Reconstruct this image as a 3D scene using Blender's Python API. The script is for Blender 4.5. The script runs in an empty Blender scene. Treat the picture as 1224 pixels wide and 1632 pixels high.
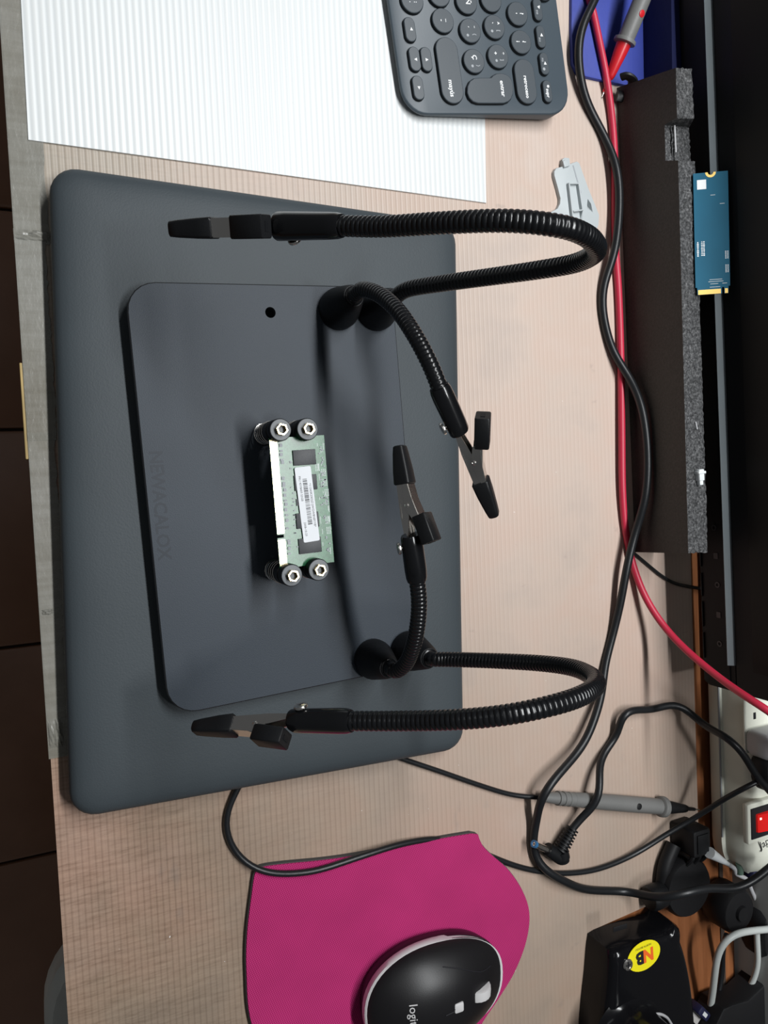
import bpy, bmesh, math, random
from mathutils import Vector, Matrix
random.seed(7)
S = bpy.context.scene
COL = S.collection

# ------------------------------------------------------------------ camera
CH = 0.44126                       # camera height over the table top
FPX = 1221.2                       # focal length in pixels of the 1224x1632 frame
R_ = Vector((0.99793146, -0.06039221, 0.02203585)).normalized()   # photo "down"
U_ = Vector((0.04586016, 0.90897664, 0.41431668)).normalized()    # photo "right"
D_ = Vector((0.04505157, 0.41244908, -0.90986599)).normalized()   # viewing direction
CAM = Vector((0, 0, CH))
cd = bpy.data.cameras.new('camera')
cam = bpy.data.objects.new('camera', cd)
COL.objects.link(cam)
cd.sensor_fit = 'VERTICAL'
cd.sensor_height = 36.0
cd.lens = FPX * 36.0 / 1632.0
cd.clip_start = 0.01
cd.clip_end = 50
m = Matrix.Identity(4)
for i, a in enumerate((U_, -R_, -D_)):
    for k in range(3):
        m[k][i] = a[k]
m.translation = CAM
cam.matrix_world = m
S.camera = cam

# ------------------------------------------------------------------ light
S.view_settings.view_transform = 'Standard'
S.view_settings.look = 'None'
S.view_settings.gamma = 1.0
S.view_settings.use_curve_mapping = False
S.view_settings.exposure = 0.0
w = bpy.data.worlds.new('room_light')
S.world = w
w.use_nodes = True
w.node_tree.nodes['Background'].inputs[0].default_value = (0.92, 0.96, 1.0, 1)
w.node_tree.nodes['Background'].inputs[1].default_value = 0.075


def area(name, loc, target, sx, sy, power, col):
    l = bpy.data.lights.new(name, 'AREA')
    l.shape = 'RECTANGLE'
    l.size, l.size_y = sx, sy
    l.energy = power
    l.color = col
    o = bpy.data.objects.new(name, l)
    COL.objects.link(o)
    o.location = loc
    o.rotation_euler = (0, 0, 0)          # tube fixture along x, shining straight down
    return o


area('ceiling_lamp', (-0.36, 0.447, 1.20), (-0.2, 0.35, 0), 1.20, 0.075, 23, (0.97, 0.99, 1.0))
area('ceiling_lamp_rear', (-0.62, -0.55, 1.50), (0, 0.1, 0), 0.8, 0.2, 0.9, (0.96, 0.99, 1.0))


# ------------------------------------------------------------------ pixel -> place helpers (on a known height or plane)
def ray(px, py):
    return U_ * ((px - 612) / FPX) + R_ * ((py - 816) / FPX) + D_


def at(px, py, z=0.0):
    d = ray(px, py)
    return CAM + d * ((z - CH) / d.z)


def onplane(px, py, p0, n):
    d = ray(px, py)
    return CAM + d * ((Vector(p0) - CAM).dot(n) / d.dot(n))


def aty(px, py, y):
    d = ray(px, py)
    return CAM + d * (y / d.y)


# ------------------------------------------------------------------ materials
def nodes(name):
    mt = bpy.data.materials.new(name)
    mt.use_nodes = True
    nt = mt.node_tree
    return mt, nt, nt.nodes['Principled BSDF']


def N(nt, t, **kw):
    n = nt.nodes.new(t)
    for k, v in kw.items():
        setattr(n, k, v)
    return n


def setin(n, **kw):
    for k, v in kw.items():
        n.inputs[k.replace('_', ' ')].default_value = v


def ramp(nt, fac, stops):
    r = N(nt, 'ShaderNodeValToRGB')
    e = r.color_ramp.elements
    while len(e) < len(stops):
        e.new(0.5)
    for i, (p, c) in enumerate(stops):
        e[i].position = p
        e[i].color = (*c, 1) if len(c) == 3 else c
    nt.links.new(fac, r.inputs[0])
    return r.outputs[0]


def mixc(nt, fac, a, b, mode='MIX'):
    mx = N(nt, 'ShaderNodeMix', data_type='RGBA', blend_type=mode)
    for i, v in ((0, fac), (6, a), (7, b)):
        if hasattr(v, 'links') or hasattr(v, 'is_linked'):
            nt.links.new(v, mx.inputs[i])
        else:
            mx.inputs[i].default_value = v if i == 0 else (*v, 1)
    return mx.outputs[2]


def coords(nt, scale=(1, 1, 1), rot=(0, 0, 0)):
    tc = N(nt, 'ShaderNodeTexCoord')
    mp = N(nt, 'ShaderNodeMapping')
    mp.inputs['Scale'].default_value = scale
    mp.inputs['Rotation'].default_value = rot
    nt.links.new(tc.outputs['Object'], mp.inputs[0])
    return mp.outputs[0]


def noise(nt, vec, scale, detail=3, rough=0.5):
    n = N(nt, 'ShaderNodeTexNoise')
    n.inputs['Scale'].default_value = scale
    n.inputs['Detail'].default_value = detail
    n.inputs['Roughness'].default_value = rough
    nt.links.new(vec, n.inputs['Vector'])
    return n.outputs['Fac']


def math_(nt, op, a, b=0.0):
    n = N(nt, 'ShaderNodeMath', operation=op)
    for i, v in ((0, a), (1, b)):
        if hasattr(v, 'is_linked'):
            nt.links.new(v, n.inputs[i])
        else:
            n.inputs[i].default_value = v
    return n.outputs[0]


def bump(nt, bs, h, strength, dist):
    b = N(nt, 'ShaderNodeBump')
    b.inputs['Strength'].default_value = strength
    b.inputs['Distance'].default_value = dist
    nt.links.new(h, b.inputs['Height'])
    nt.links.new(b.outputs[0], bs.inputs['Normal'])


def plain(name, col, rough=0.5, metal=0.0, spec=0.5, nscale=0, nstr=0.0, var=0.0, coat=0.0):
    mt, nt, bs = nodes(name)
    bs.inputs['Base Color'].default_value = (*col, 1)
    bs.inputs['Roughness'].default_value = rough
    bs.inputs['Metallic'].default_value = metal
    bs.inputs['Specular IOR Level'].default_value = spec
    bs.inputs['Coat Weight'].default_value = coat
    if nscale or var:
        v = coords(nt)
        if var:
            f = noise(nt, v, max(nscale * 0.05, 30), 3)
            c = ramp(nt, f, [(0.3, tuple(x * (1 - var) for x in col)), (0.7, tuple(min(1, x * (1 + var)) for x in col))])
            nt.links.new(c, bs.inputs['Base Color'])
        if nscale and nstr:
            bump(nt, bs, noise(nt, v, nscale, 2), nstr, 0.0005)
    return mt


M = {}
M['rubber'] = plain('black_rubber', (0.007, 0.0075, 0.0085), 0.45, spec=0.28, nscale=900, nstr=0.1)
M['tube'] = plain('black_plastic_tube', (0.006, 0.0064, 0.0074), 0.25, spec=0.4)
M['sleeve'] = plain('heat_shrink', (0.006, 0.0063, 0.0072), 0.2, spec=0.4)
M['magnet'] = plain('satin_black', (0.005, 0.0055, 0.0066), 0.5, spec=0.25, nscale=700, nstr=0.15)
M['steel'] = plain('nickel_steel', (0.78, 0.75, 0.71), 0.24, 1.0)
M['brass'] = plain('brass', (0.80, 0.62, 0.33), 0.25, 1.0)
M['gold'] = plain('gold', (0.90, 0.60, 0.17), 0.35, 0.5)
M['goldf'] = plain('gold_finger', (0.95, 0.80, 0.52), 0.32, 0.85)
M['white'] = plain('white_print', (0.85, 0.86, 0.86), 0.6, var=0.02)
M['label'] = plain('white_label', (0.72, 0.74, 0.77), 0.6, spec=0.2, var=0.02)
M['ink'] = plain('black_ink', (0.015, 0.015, 0.018), 0.6, spec=0.2)
M['greyink'] = plain('grey_ink', (0.33, 0.35, 0.37), 0.6)
M['chip'] = plain('chip_epoxy', (0.03, 0.032, 0.037), 0.5, nscale=2500, nstr=0.2)
M['cable'] = plain('black_cable', (0.010, 0.011, 0.0125), 0.38, spec=0.35, nscale=400, nstr=0.1)
M['redcable'] = plain('red_cable', (0.50, 0.022, 0.055), 0.42, var=0.05)
M['redplastic'] = plain('red_plastic', (0.56, 0.014, 0.022), 0.35, var=0.04)
M['probe'] = plain('grey_probe', (0.15, 0.15, 0.145), 0.5, nscale=800, nstr=0.15, var=0.06)
M['kb_body'] = plain('keyboard_grey', (0.056, 0.074, 0.090), 0.45, nscale=1800, nstr=0.08)
M['kb_key'] = plain('keycap_grey', (0.041, 0.053, 0.064), 0.40, nscale=1800, nstr=0.06)
M['kb_side'] = plain('keycap_side', (0.010, 0.012, 0.014), 0.5)
M['mouse'] = plain('mouse_black', (0.008, 0.0075, 0.0085), 0.40, spec=0.35, nscale=1500, nstr=0.05)
M['mgrey'] = plain('mouse_grey', (0.56, 0.55, 0.55), 0.45)
M['monitor'] = plain('monitor_black', (0.008, 0.008, 0.009), 0.6, spec=0.2)
M['screen'] = plain('screen_off', (0.005, 0.005, 0.005), 0.45, spec=0.2)
M['strip'] = plain('grey_strip', (0.27, 0.31, 0.33), 0.5, var=0.05)
M['washer'] = plain('washer_grey', (0.085, 0.095, 0.105), 0.45)
M['icon'] = plain('icon_grey', (0.035, 0.035, 0.037), 0.5)
M['blue'] = plain('blue_plastic', (0.030, 0.050, 0.30), 0.6, nscale=300, nstr=0.25, var=0.10)
M['blueshade'] = plain('shaded_blue_plastic', (0.010, 0.014, 0.070), 0.7, spec=0.2, nscale=300, nstr=0.25, var=0.10)  # tray blue darkened, so the rear wall's shade sits in the colour
M['pcb_blue'] = plain('pcb_blue', (0.008, 0.105, 0.180), 0.55, spec=0.2, var=0.08)
M['bracket'] = plain('light_grey_plastic', (0.46, 0.495, 0.505), 0.5, var=0.02)
M['beige'] = plain('beige_plastic', (0.74, 0.75, 0.65), 0.42, nscale=200, nstr=0.03, var=0.07)
M['whitep'] = plain('white_plastic', (0.72, 0.75, 0.76), 0.4)
M['greyp'] = plain('grey_plug', (0.40, 0.40, 0.41), 0.45)
M['wcable'] = plain('pale_cable', (0.52, 0.55, 0.53), 0.45, var=0.04)
M['gloss'] = plain('gloss_black', (0.005, 0.005, 0.006), 0.14, spec=0.22)
M['dull'] = plain('dull_black', (0.009, 0.009, 0.010), 0.5, spec=0.25, nscale=300, nstr=0.1)
M['yellow'] = plain('yellow_sticker', (0.82, 0.72, 0.01), 0.4)
M['orange'] = plain('orange_ink', (0.80, 0.13, 0.02), 0.4)
M['greenp'] = plain('dull_green', (0.08, 0.13, 0.10), 0.5)
M['navy'] = plain('navy_plastic', (0.012, 0.014, 0.05), 0.45)
M['bluetip'] = plain('blue_tip', (0.035, 0.14, 0.30), 0.4)
M['chairgrey'] = plain('chair_fabric', (0.55, 0.58, 0.55), 0.9, nscale=500, nstr=0.5, var=0.1)
M['wall'] = plain('wall_paint', (0.45, 0.45, 0.43), 0.9, nscale=60, nstr=0.1, var=0.04)
M['panel'] = plain('partition_grey', (0.30, 0.30, 0.29), 0.7, nscale=60, nstr=0.1, var=0.05)
M['paper'] = plain('paper', (0.55, 0.53, 0.51), 0.8)
M['emboss'] = plain('embossed_letters', (0.025, 0.031, 0.040), 0.50, spec=0.25)
M['grime'] = plain('edge_gold', (0.42, 0.30, 0.12), 0.6, var=0.3)


def mat_fabric_plastic(name, col, rough, scale, strength):
    mt, nt, bs = nodes(name)
    v = coords(nt)
    n1 = noise(nt, v, scale, 2, 0.6)
    n2 = noise(nt, v, 14, 2)
    c = ramp(nt, n2, [(0.3, tuple(x * 0.93 for x in col)), (0.7, tuple(x * 1.07 for x in col))])
    nt.links.new(c, bs.inputs['Base Color'])
    bs.inputs['Roughness'].default_value = rough
    bs.inputs['Specular IOR Level'].default_value = 0.25
    bump(nt, bs, n1, strength, 0.0006)
    return mt


M['lid'] = mat_fabric_plastic('laptop_lid', (0.046, 0.056, 0.063), 0.52, 1000, 0.16)
M['lbase'] = mat_fabric_plastic('laptop_base', (0.030, 0.034, 0.038), 0.5, 500, 0.2)
M['plate'] = mat_fabric_plastic('plate_coating', (0.034, 0.043, 0.055), 0.50, 1800, 0.14)
M['plateedge'] = plain('plate_rim', (0.016, 0.017, 0.019), 0.5)


def mat_sheet():
    """translucent ribbed sheet over worn brown board"""
    mt, nt, bs = nodes('ribbed_sheet_over_board')
    v = coords(nt)
    sep = N(nt, 'ShaderNodeSeparateXYZ')
    nt.links.new(v, sep.inputs[0])
    big = noise(nt, v, 5.0, 4, 0.55)
    base = ramp(nt, big, [(0.30, (0.24, 0.19, 0.145)), (0.45, (0.305, 0.23, 0.172)), (0.58, (0.37, 0.25, 0.19)), (0.72, (0.335, 0.265, 0.218))])
    # wood grain of the board under the sheet, running away from the user
    gv = coords(nt, (105, 11, 1), (0, 0, 0.10))
    g = noise(nt, gv, 6.0, 5, 0.7)
    gl = ramp(nt, g, [(0.28, (0.52, 0.48, 0.45)), (0.42, (0.80, 0.77, 0.74)), (0.52, (0.95, 0.94, 0.93)), (0.68, (1.10, 1.10, 1.08))])
    # the grain shows more strongly towards the front edge
    wy = math_(nt, 'ADD', sep.outputs['Y'], 0.25)      # distance from the user's side
    clear = ramp(nt, wy, [(0.02, (1, 1, 1)), (0.22, (0.05, 0.05, 0.05))])
    lp = N(nt, 'ShaderNodeMapRange')
    base2 = mixc(nt, math_(nt, 'MULTIPLY', clear, 0.75), base, mixc(nt, 1.0, base, gl, 'MULTIPLY'))
    # greyer, dustier zones
    z2 = noise(nt, v, 3.1, 3, 0.5)
    gz = ramp(nt, math_(nt, 'ADD', z2, math_(nt, 'MULTIPLY', sep.outputs['X'], -1.1)), [(0.50, (0, 0, 0)), (0.68, (1, 1, 1))])
    gy = ramp(nt, wy, [(0.05, (1, 1, 1)), (0.26, (0.1, 0.1, 0.1))])
    base3 = mixc(nt, math_(nt, 'MULTIPLY', math_(nt, 'MULTIPLY', gz, gy), 0.9), base2, mixc(nt, 0.65, base2, (0.44, 0.425, 0.37)))
    # dark stains
    st = noise(nt, coords(nt, (1, 1.6, 1)), 34, 3, 0.55)
    sm = ramp(nt, st, [(0.66, (0, 0, 0)), (0.76, (1, 1, 1))])
    base4 = mixc(nt, math_(nt, 'MULTIPLY', sm, 0.5), base3, (0.19, 0.16, 0.14))
    # bright dust specks
    sp = ramp(nt, noise(nt, v, 420, 1, 0.5), [(0.83, (0, 0, 0)), (0.86, (1, 1, 1))])
    base5 = mixc(nt, math_(nt, 'MULTIPLY', sp, 0.7), base4, (0.85, 0.83, 0.8))
    # paler towards the rear, the tone fading to the user's right
    milky = ramp(nt, wy, [(0.06, (0, 0, 0)), (0.30, (1, 1, 1))])
    faded = math_(nt, 'MAXIMUM', 0.2, math_(nt, 'SUBTRACT', 0.92, math_(nt, 'MULTIPLY', math_(nt, 'MAXIMUM', sep.outputs['X'], 0.0), 1.9)))
    base5 = mixc(nt, math_(nt, 'MULTIPLY', milky, faded), base5, (0.575, 0.475, 0.415))
    # uneven tint, smudges and dust on the whole sheet
    bl = ramp(nt, noise(nt, v, 11, 4, 0.6), [(0.32, (0.88, 0.89, 0.90)), (0.46, (1.0, 0.985, 0.97)), (0.56, (1.02, 0.96, 0.93)), (0.70, (1.05, 1.05, 1.06))])
    base5 = mixc(nt, 0.9, base5, bl, 'MULTIPLY')
    smd = ramp(nt, noise(nt, coords(nt, (1.5, 1, 1)), 47, 4, 0.6), [(0.68, (0, 0, 0)), (0.78, (1, 1, 1))])
    base5 = mixc(nt, math_(nt, 'MULTIPLY', smd, 0.35), base5, (0.24, 0.20, 0.18))
    base5 = mixc(nt, math_(nt, 'MULTIPLY', ramp(nt, noise(nt, v, 300, 1, 0.5), [(0.80, (0, 0, 0)), (0.83, (1, 1, 1))]), 0.8), base5, (0.9, 0.88, 0.85))
    # ribs every 3.4 mm
    wob = math_(nt, 'MULTIPLY', math_(nt, 'SUBTRACT', noise(nt, coords(nt, (3, 3, 3)), 1.0, 1), 0.5), 0.0025)
    ph = math_(nt, 'MULTIPLY', math_(nt, 'ADD', sep.outputs['Y'], wob), 2 * math.pi / 0.0034)
    s1 = math_(nt, 'SINE', ph)
    s2 = math_(nt, 'SINE', math_(nt, 'ADD', math_(nt, 'MULTIPLY', ph, 2.0), 0.8))
    rib = math_(nt, 'ADD', math_(nt, 'MULTIPLY', s1, 0.5), math_(nt, 'MULTIPLY', s2, 0.3))
    rl = ramp(nt, math_(nt, 'ADD', math_(nt, 'MULTIPLY', rib, 0.5), 0.5), [(0.1, (0.93, 0.92, 0.91)), (0.6, (0.98, 0.98, 0.98)), (0.78, (1.02, 1.02, 1.02)), (0.92, (1.16, 1.16, 1.16))])
    rd = ramp(nt, math_(nt, 'ADD', math_(nt, 'MULTIPLY', rib, 0.5), 0.5), [(0.05, (0.66, 0.645, 0.63)), (0.40, (0.93, 0.92, 0.91)), (0.80, (1.0, 1.0, 1.0)), (0.95, (1.28, 1.28, 1.28))])
    rc = mixc(nt, milky, rd, rl)
    # rib visibility comes and goes
    rv = ramp(nt, noise(nt, v, 8, 2), [(0.3, (0.45, 0.45, 0.45)), (0.65, (1, 1, 1))])
    fin = mixc(nt, rv, base5, mixc(nt, 1.0, base5, rc, 'MULTIPLY'))
    nt.links.new(fin, bs.inputs['Base Color'])
    bs.inputs['Roughness'].default_value = 0.40
    bs.inputs['Specular IOR Level'].default_value = 0.4
    bump(nt, bs, rib, 0.16, 0.0004)
    return mt


M['sheet'] = mat_sheet()


def mat_white_sheet():
    mt, nt, bs = nodes('white_ribbed_sheet')
    v = coords(nt)
    sep = N(nt, 'ShaderNodeSeparateXYZ')
    nt.links.new(v, sep.inputs[0])
    ph = math_(nt, 'MULTIPLY', sep.outputs['Y'], 2 * math.pi / 0.0036)
    s1 = math_(nt, 'SINE', ph)
    rc = ramp(nt, math_(nt, 'ADD', math_(nt, 'MULTIPLY', s1, 0.5), 0.5), [(0.0, (0.62, 0.645, 0.65)), (0.5, (0.67, 0.69, 0.69)), (1.0, (0.70, 0.715, 0.71))])
    gr = noise(nt, coords(nt, (1, 2.2, 1)), 22, 4, 0.6)
    gm = ramp(nt, gr, [(0.60, (0, 0, 0)), (0.76, (1, 1, 1))])
    # more hand grime beside the front edge
    fe = ramp(nt, math_(nt, 'ADD', sep.outputs['Y'], 0.20), [(0.012, (0.9, 0.9, 0.9)), (0.06, (0.12, 0.12, 0.12))])
    c = mixc(nt, math_(nt, 'MULTIPLY', gm, math_(nt, 'MULTIPLY', fe, 0.7)), rc, (0.50, 0.50, 0.46))
    sp = ramp(nt, noise(nt, v, 160, 2, 0.6), [(0.77, (0, 0, 0)), (0.82, (1, 1, 1))])
    c = mixc(nt, math_(nt, 'MULTIPLY', sp, 0.35), c, (0.45, 0.45, 0.44))
    nt.links.new(c, bs.inputs['Base Color'])
    bs.inputs['Roughness'].default_value = 0.38
    bump(nt, bs, s1, 0.2, 0.0004)
    return mt


M['wsheet'] = mat_white_sheet()


def mat_wood(name, a, b):
    mt, nt, bs = nodes(name)
    g = noise(nt, coords(nt, (3, 40, 40)), 4, 4, 0.6)
    nt.links.new(ramp(nt, g, [(0.3, a), (0.7, b)]), bs.inputs['Base Color'])
    bs.inputs['Roughness'].default_value = 0.55
    return mt


M['board'] = mat_wood('orange_board', (0.19, 0.062, 0.018), (0.34, 0.125, 0.045))


def mat_tape():
    mt, nt, bs = nodes('clear_tape')
    v = coords(nt)
    n = noise(nt, coords(nt, (260, 30, 30)), 1.0, 4, 0.6)
    n2 = noise(nt, v, 18, 3)
    c = mixc(nt, 0.5, ramp(nt, n, [(0.3, (0.22, 0.21, 0.175)), (0.7, (0.36, 0.355, 0.32))]), ramp(nt, n2, [(0.35, (0.25, 0.235, 0.19)), (0.65, (0.38, 0.38, 0.35))]))
    nt.links.new(c, bs.inputs['Base Color'])
    bs.inputs['Roughness'].default_value = 0.25
    bs.inputs['Alpha'].default_value = 0.55
    bump(nt, bs, noise(nt, coords(nt, (1, 2, 1)), 120, 3, 0.6), 0.35, 0.0008)
    return mt


M['tape'] = mat_tape()


def mat_tile():
    mt, nt, bs = nodes('brown_floor_tile')
    v = coords(nt)
    oi = N(nt, 'ShaderNodeObjectInfo')
    n = noise(nt, v, 7, 4, 0.6)
    c = ramp(nt, n, [(0.3, (0.21, 0.105, 0.06)), (0.7, (0.30, 0.155, 0.095))])
    c2 = mixc(nt, math_(nt, 'MULTIPLY', oi.outputs['Random'], 0.4), c, (0.24, 0.12, 0.07))
    nt.links.new(c2, bs.inputs['Base Color'])
    bs.inputs['Roughness'].default_value = 0.4
    return mt


M['tile'] = mat_tile()
M['grout'] = plain('grout', (0.045, 0.03, 0.022), 0.9, nscale=80, nstr=0.2)


def mat_foam(name, cut):
    mt, nt, bs = nodes(name)
    v = coords(nt)
    vo = N(nt, 'ShaderNodeTexVoronoi')
    vo.inputs['Scale'].default_value = 620
    nt.links.new(v, vo.inputs['Vector'])
    n = noise(nt, v, 650, 3, 0.7)
    if cut:
        c = ramp(nt, n, [(0.38, (0.012, 0.012, 0.013)), (0.50, (0.055, 0.056, 0.058)), (0.62, (0.11, 0.11, 0.112)), (0.76, (0.27, 0.27, 0.275))])
        bump(nt, bs, n, 0.9, 0.0012)
    else:
        c = ramp(nt, n, [(0.35, (0.040, 0.036, 0.033)), (0.7, (0.060, 0.055, 0.050))])
        bump(nt, bs, vo.outputs['Distance'], 0.25, 0.0005)
    nt.links.new(c, bs.inputs['Base Color'])
    bs.inputs['Roughness'].default_value = 0.6 if cut else 0.75
    return mt


M['foam'] = mat_foam('black_foam_skin', False)
M['foamcut'] = mat_foam('black_foam_cut', True)


def mat_pad():
    mt, nt, bs = nodes('pink_cloth')
    a = coords(nt, (1, 1, 1), (0, 0, 0.45))
    sp = N(nt, 'ShaderNodeSeparateXYZ')
    nt.links.new(a, sp.inputs[0])
    f = 2 * math.pi / 0.0016
    s = math_(nt, 'MULTIPLY', math_(nt, 'SINE', math_(nt, 'MULTIPLY', sp.outputs['X'], f)), math_(nt, 'SINE', math_(nt, 'MULTIPLY', sp.outputs['Y'], f)))
    v = coords(nt)
    n = noise(nt, v, 30, 3)
    h = math_(nt, 'ADD', math_(nt, 'MULTIPLY', s, 0.5), 0.5)
    c1 = ramp(nt, h, [(0.1, (0.28, 0.011, 0.080)), (0.55, (0.43, 0.023, 0.140)), (1.0, (0.56, 0.050, 0.205))])
    c = mixc(nt, 1.0, c1, ramp(nt, n, [(0.3, (0.93, 0.93, 0.93)), (0.7, (1.05, 1.05, 1.05))]), 'MULTIPLY')
    nt.links.new(c, bs.inputs['Base Color'])
    bs.inputs['Roughness'].default_value = 0.85
    bs.inputs['Specular IOR Level'].default_value = 0.2
    bump(nt, bs, h, 0.4, 0.0004)
    return mt


M['pad'] = mat_pad()
M['padrub'] = plain('pad_rubber', (0.06, 0.06, 0.06), 0.8, nscale=500, nstr=0.2)


def mat_pcb():
    mt, nt, bs = nodes('green_pcb')
    v = coords(nt)
    n = noise(nt, v, 520, 2, 0.6)
    br = N(nt, 'ShaderNodeTexVoronoi', feature='DISTANCE_TO_EDGE')
    br.inputs['Scale'].default_value = 700
    nt.links.new(v, br.inputs['Vector'])
    tr = ramp(nt, br.outputs['Distance'], [(0.02, (1, 1, 1)), (0.07, (0, 0, 0))])
    c = mixc(nt, math_(nt, 'MULTIPLY', tr, 0.22), ramp(nt, n, [(0.35, (0.008, 0.085, 0.030)), (0.7, (0.020, 0.140, 0.055))]), (0.14, 0.30, 0.20))
    nt.links.new(c, bs.inputs['Base Color'])
    bs.inputs['Roughness'].default_value = 0.25
    bs.inputs['Specular IOR Level'].default_value = 0.35
    return mt


M['pcb'] = mat_pcb()


def mat_glow():
    mt, nt, bs = nodes('lit_red_rocker')
    bs.inputs['Base Color'].default_value = (0.65, 0.01, 0.01, 1)
    bs.inputs['Roughness'].default_value = 0.25
    bs.inputs['Emission Color'].default_value = (1, 0.03, 0.02, 1)
    bs.inputs['Emission Strength'].default_value = 0.12
    return mt


M['glow'] = mat_glow()
mt, nt, bs = nodes('neon_bulb')
bs.inputs['Emission Color'].default_value = (1, 0.35, 0.25, 1)
bs.inputs['Emission Strength'].default_value = 3.0
M['bulb'] = mt


# ------------------------------------------------------------------ geometry helpers
class MB:
    def __init__(s):
        s.v, s.f, s.mi = [], [], []

    def add(s, verts, faces, F=None, mi=0):
        o = len(s.v)
        for p in verts:
            p = Vector(p)
            s.v.append(F @ p if F is not None else p)
        for f in faces:
            s.f.append([i + o for i in f])
            s.mi.append(mi)
        return s

    def loft(s, rings, cap=True, closed=True, F=None, mi=0):
        n = len(rings[0])
        vs = [p for r in rings for p in r]
        fs = []
        for i in range(len(rings) - 1):
            for j in range(n if closed else n - 1):
                k = (j + 1) % n
                fs.append([i * n + j, i * n + k, (i + 1) * n + k, (i + 1) * n + j])
        if cap:
            fs.append(list(range(n))[::-1])
            fs.append([(len(rings) - 1) * n + j for j in range(n)])
        return s.add(vs, fs, F, mi)

    def lathe(s, prof, seg=24, F=None, cap=True):
        rings = [[(r * math.cos(2 * math.pi * j / seg), r * math.sin(2 * math.pi * j / seg), z) for j in range(seg)] for r, z in prof]
        return s.loft(rings, cap, True, F)

    def box(s, c, d, F=None, bev=0.0, mi=0):
        c = Vector(c)
        hx, hy, hz = d[0] / 2, d[1] / 2, d[2] / 2
        if bev <= 0:
            vs = [(c.x + a * hx, c.y + b * hy, c.z + e * hz) for a in (-1, 1) for b in (-1, 1) for e in (-1, 1)]
            fs = [[0, 1, 3, 2], [4, 6, 7, 5], [0, 4, 5, 1], [2, 3, 7, 6], [0, 2, 6, 4], [1, 5, 7, 3]]
            return s.add(vs, fs, F, mi)
        b = min(bev, hx * .99, hy * .99, hz * .99)
        rings = []
        for z, ins in ((-hz, b), (-hz + b * .3, b * .3), (-hz + b, 0), (hz - b, 0), (hz - b * .3, b * .3), (hz, b)):
            o = rrect(2 * (hx - ins), 2 * (hy - ins), b, 3)
            rings.append([(c.x + x, c.y + y, c.z + z) for x, y in o])
        return s.loft(rings, True, True, F, mi)

    def prism(s, poly, z0, z1, bev=0.0, F=None, mi=0):
        if bev <= 0:
            rings = [[(x, y, z0) for x, y in poly], [(x, y, z1) for x, y in poly]]
        else:
            q = offset(poly, -bev * .3)
            q2 = offset(poly, -bev)
            rings = [[(x, y, z0) for x, y in poly], [(x, y, z1 - bev) for x, y in poly], [(x, y, z1 - bev * .3) for x, y in q], [(x, y, z1) for x, y in q2]]
        return s.loft(rings, True, True, F, mi)

    def sweep(s, pts, rad, seg=12, cap=True, flat=1.0):
        """tube along points; rad number or function of arc fraction/length"""
        pts = [Vector(p) for p in pts]
        T = []
        for i in range(len(pts)):
            a = pts[max(i - 1, 0)]
            b = pts[min(i + 1, len(pts) - 1)]
            T.append((b - a).normalized())
        up = Vector((0, 0, 1))
        if abs(T[0].dot(up)) > .95:
            up = Vector((0, 1, 0))
        nrm = (up - T[0] * up.dot(T[0])).normalized()
        rings = []
        L = 0
        for i, p in enumerate(pts):
            if i:
                L += (pts[i] - pts[i - 1]).length
                nrm = (nrm - T[i] * nrm.dot(T[i])).normalized()
            b = T[i].cross(nrm)
            r = rad(L) if callable(rad) else rad
            rings.append([p + nrm * (r * flat * math.cos(2 * math.pi * j / seg)) + b * (r * math.sin(2 * math.pi * j / seg)) for j in range(seg)])
        return s.loft(rings, cap)

    def build(s, name, mat, parent=None, smooth=True, angle=40, loc=None, kind=None, label=None):
        me = bpy.data.meshes.new(name)
        org = Vector((0, 0, 0))
        if parent is not None:
            org = ROOT[parent.name]
        me.from_pydata([tuple(p - org) for p in s.v], [], s.f)
        mats = mat if isinstance(mat, (list, tuple)) else [mat]
        for x in mats:
            me.materials.append(x)
        if len(mats) > 1:
            for p, i in zip(me.polygons, s.mi):
                p.material_index = i
        bm = bmesh.new()
        bm.from_mesh(me)
        bmesh.ops.recalc_face_normals(bm, faces=bm.faces)
        bm.to_mesh(me)
        bm.free()
        if smooth:
            for p in me.polygons:
                p.use_smooth = True
            try:
                me.set_sharp_from_angle(angle=math.radians(angle))
            except Exception:
                pass
        o = bpy.data.objects.new(name, me)
        COL.objects.link(o)
        if parent is not None:
            o.parent = parent
            ROOT[o.name] = org
        else:
            ROOT[o.name] = Vector((0, 0, 0))
        if kind:
            o['kind'] = kind
        if label:
            o['label'] = label
        return o


ROOT = {}


def thing(name, label, cat, loc, group=None):
    o = bpy.data.objects.new(name, None)
    o.empty_display_size = 0.02
    COL.objects.link(o)
    o.location = loc
    ROOT[o.name] = Vector(loc)
    tag(o, label, cat, group)
    return o


def tag(o, label, cat=None, group=None, kind=None):
    o['label'] = label
    if cat:
        o['category'] = cat
    if group:
        o['group'] = group
    if kind:
        o['kind'] = kind
    return o


def single(mb, name, mat, label, cat, group=None, **kw):
    """one-mesh thing, origin at its lowest centre"""
    xs = [p.x for p in mb.v]
    ys = [p.y for p in mb.v]
    zs = [p.z for p in mb.v]
    c = Vector(((min(xs) + max(xs)) / 2, (min(ys) + max(ys)) / 2, min(zs)))
    mb.v = [p - c for p in mb.v]
    o = mb.build(name, mat, None, **kw)
    o.location = c
    ROOT[o.name] = c
    return tag(o, label, cat, group)


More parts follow.
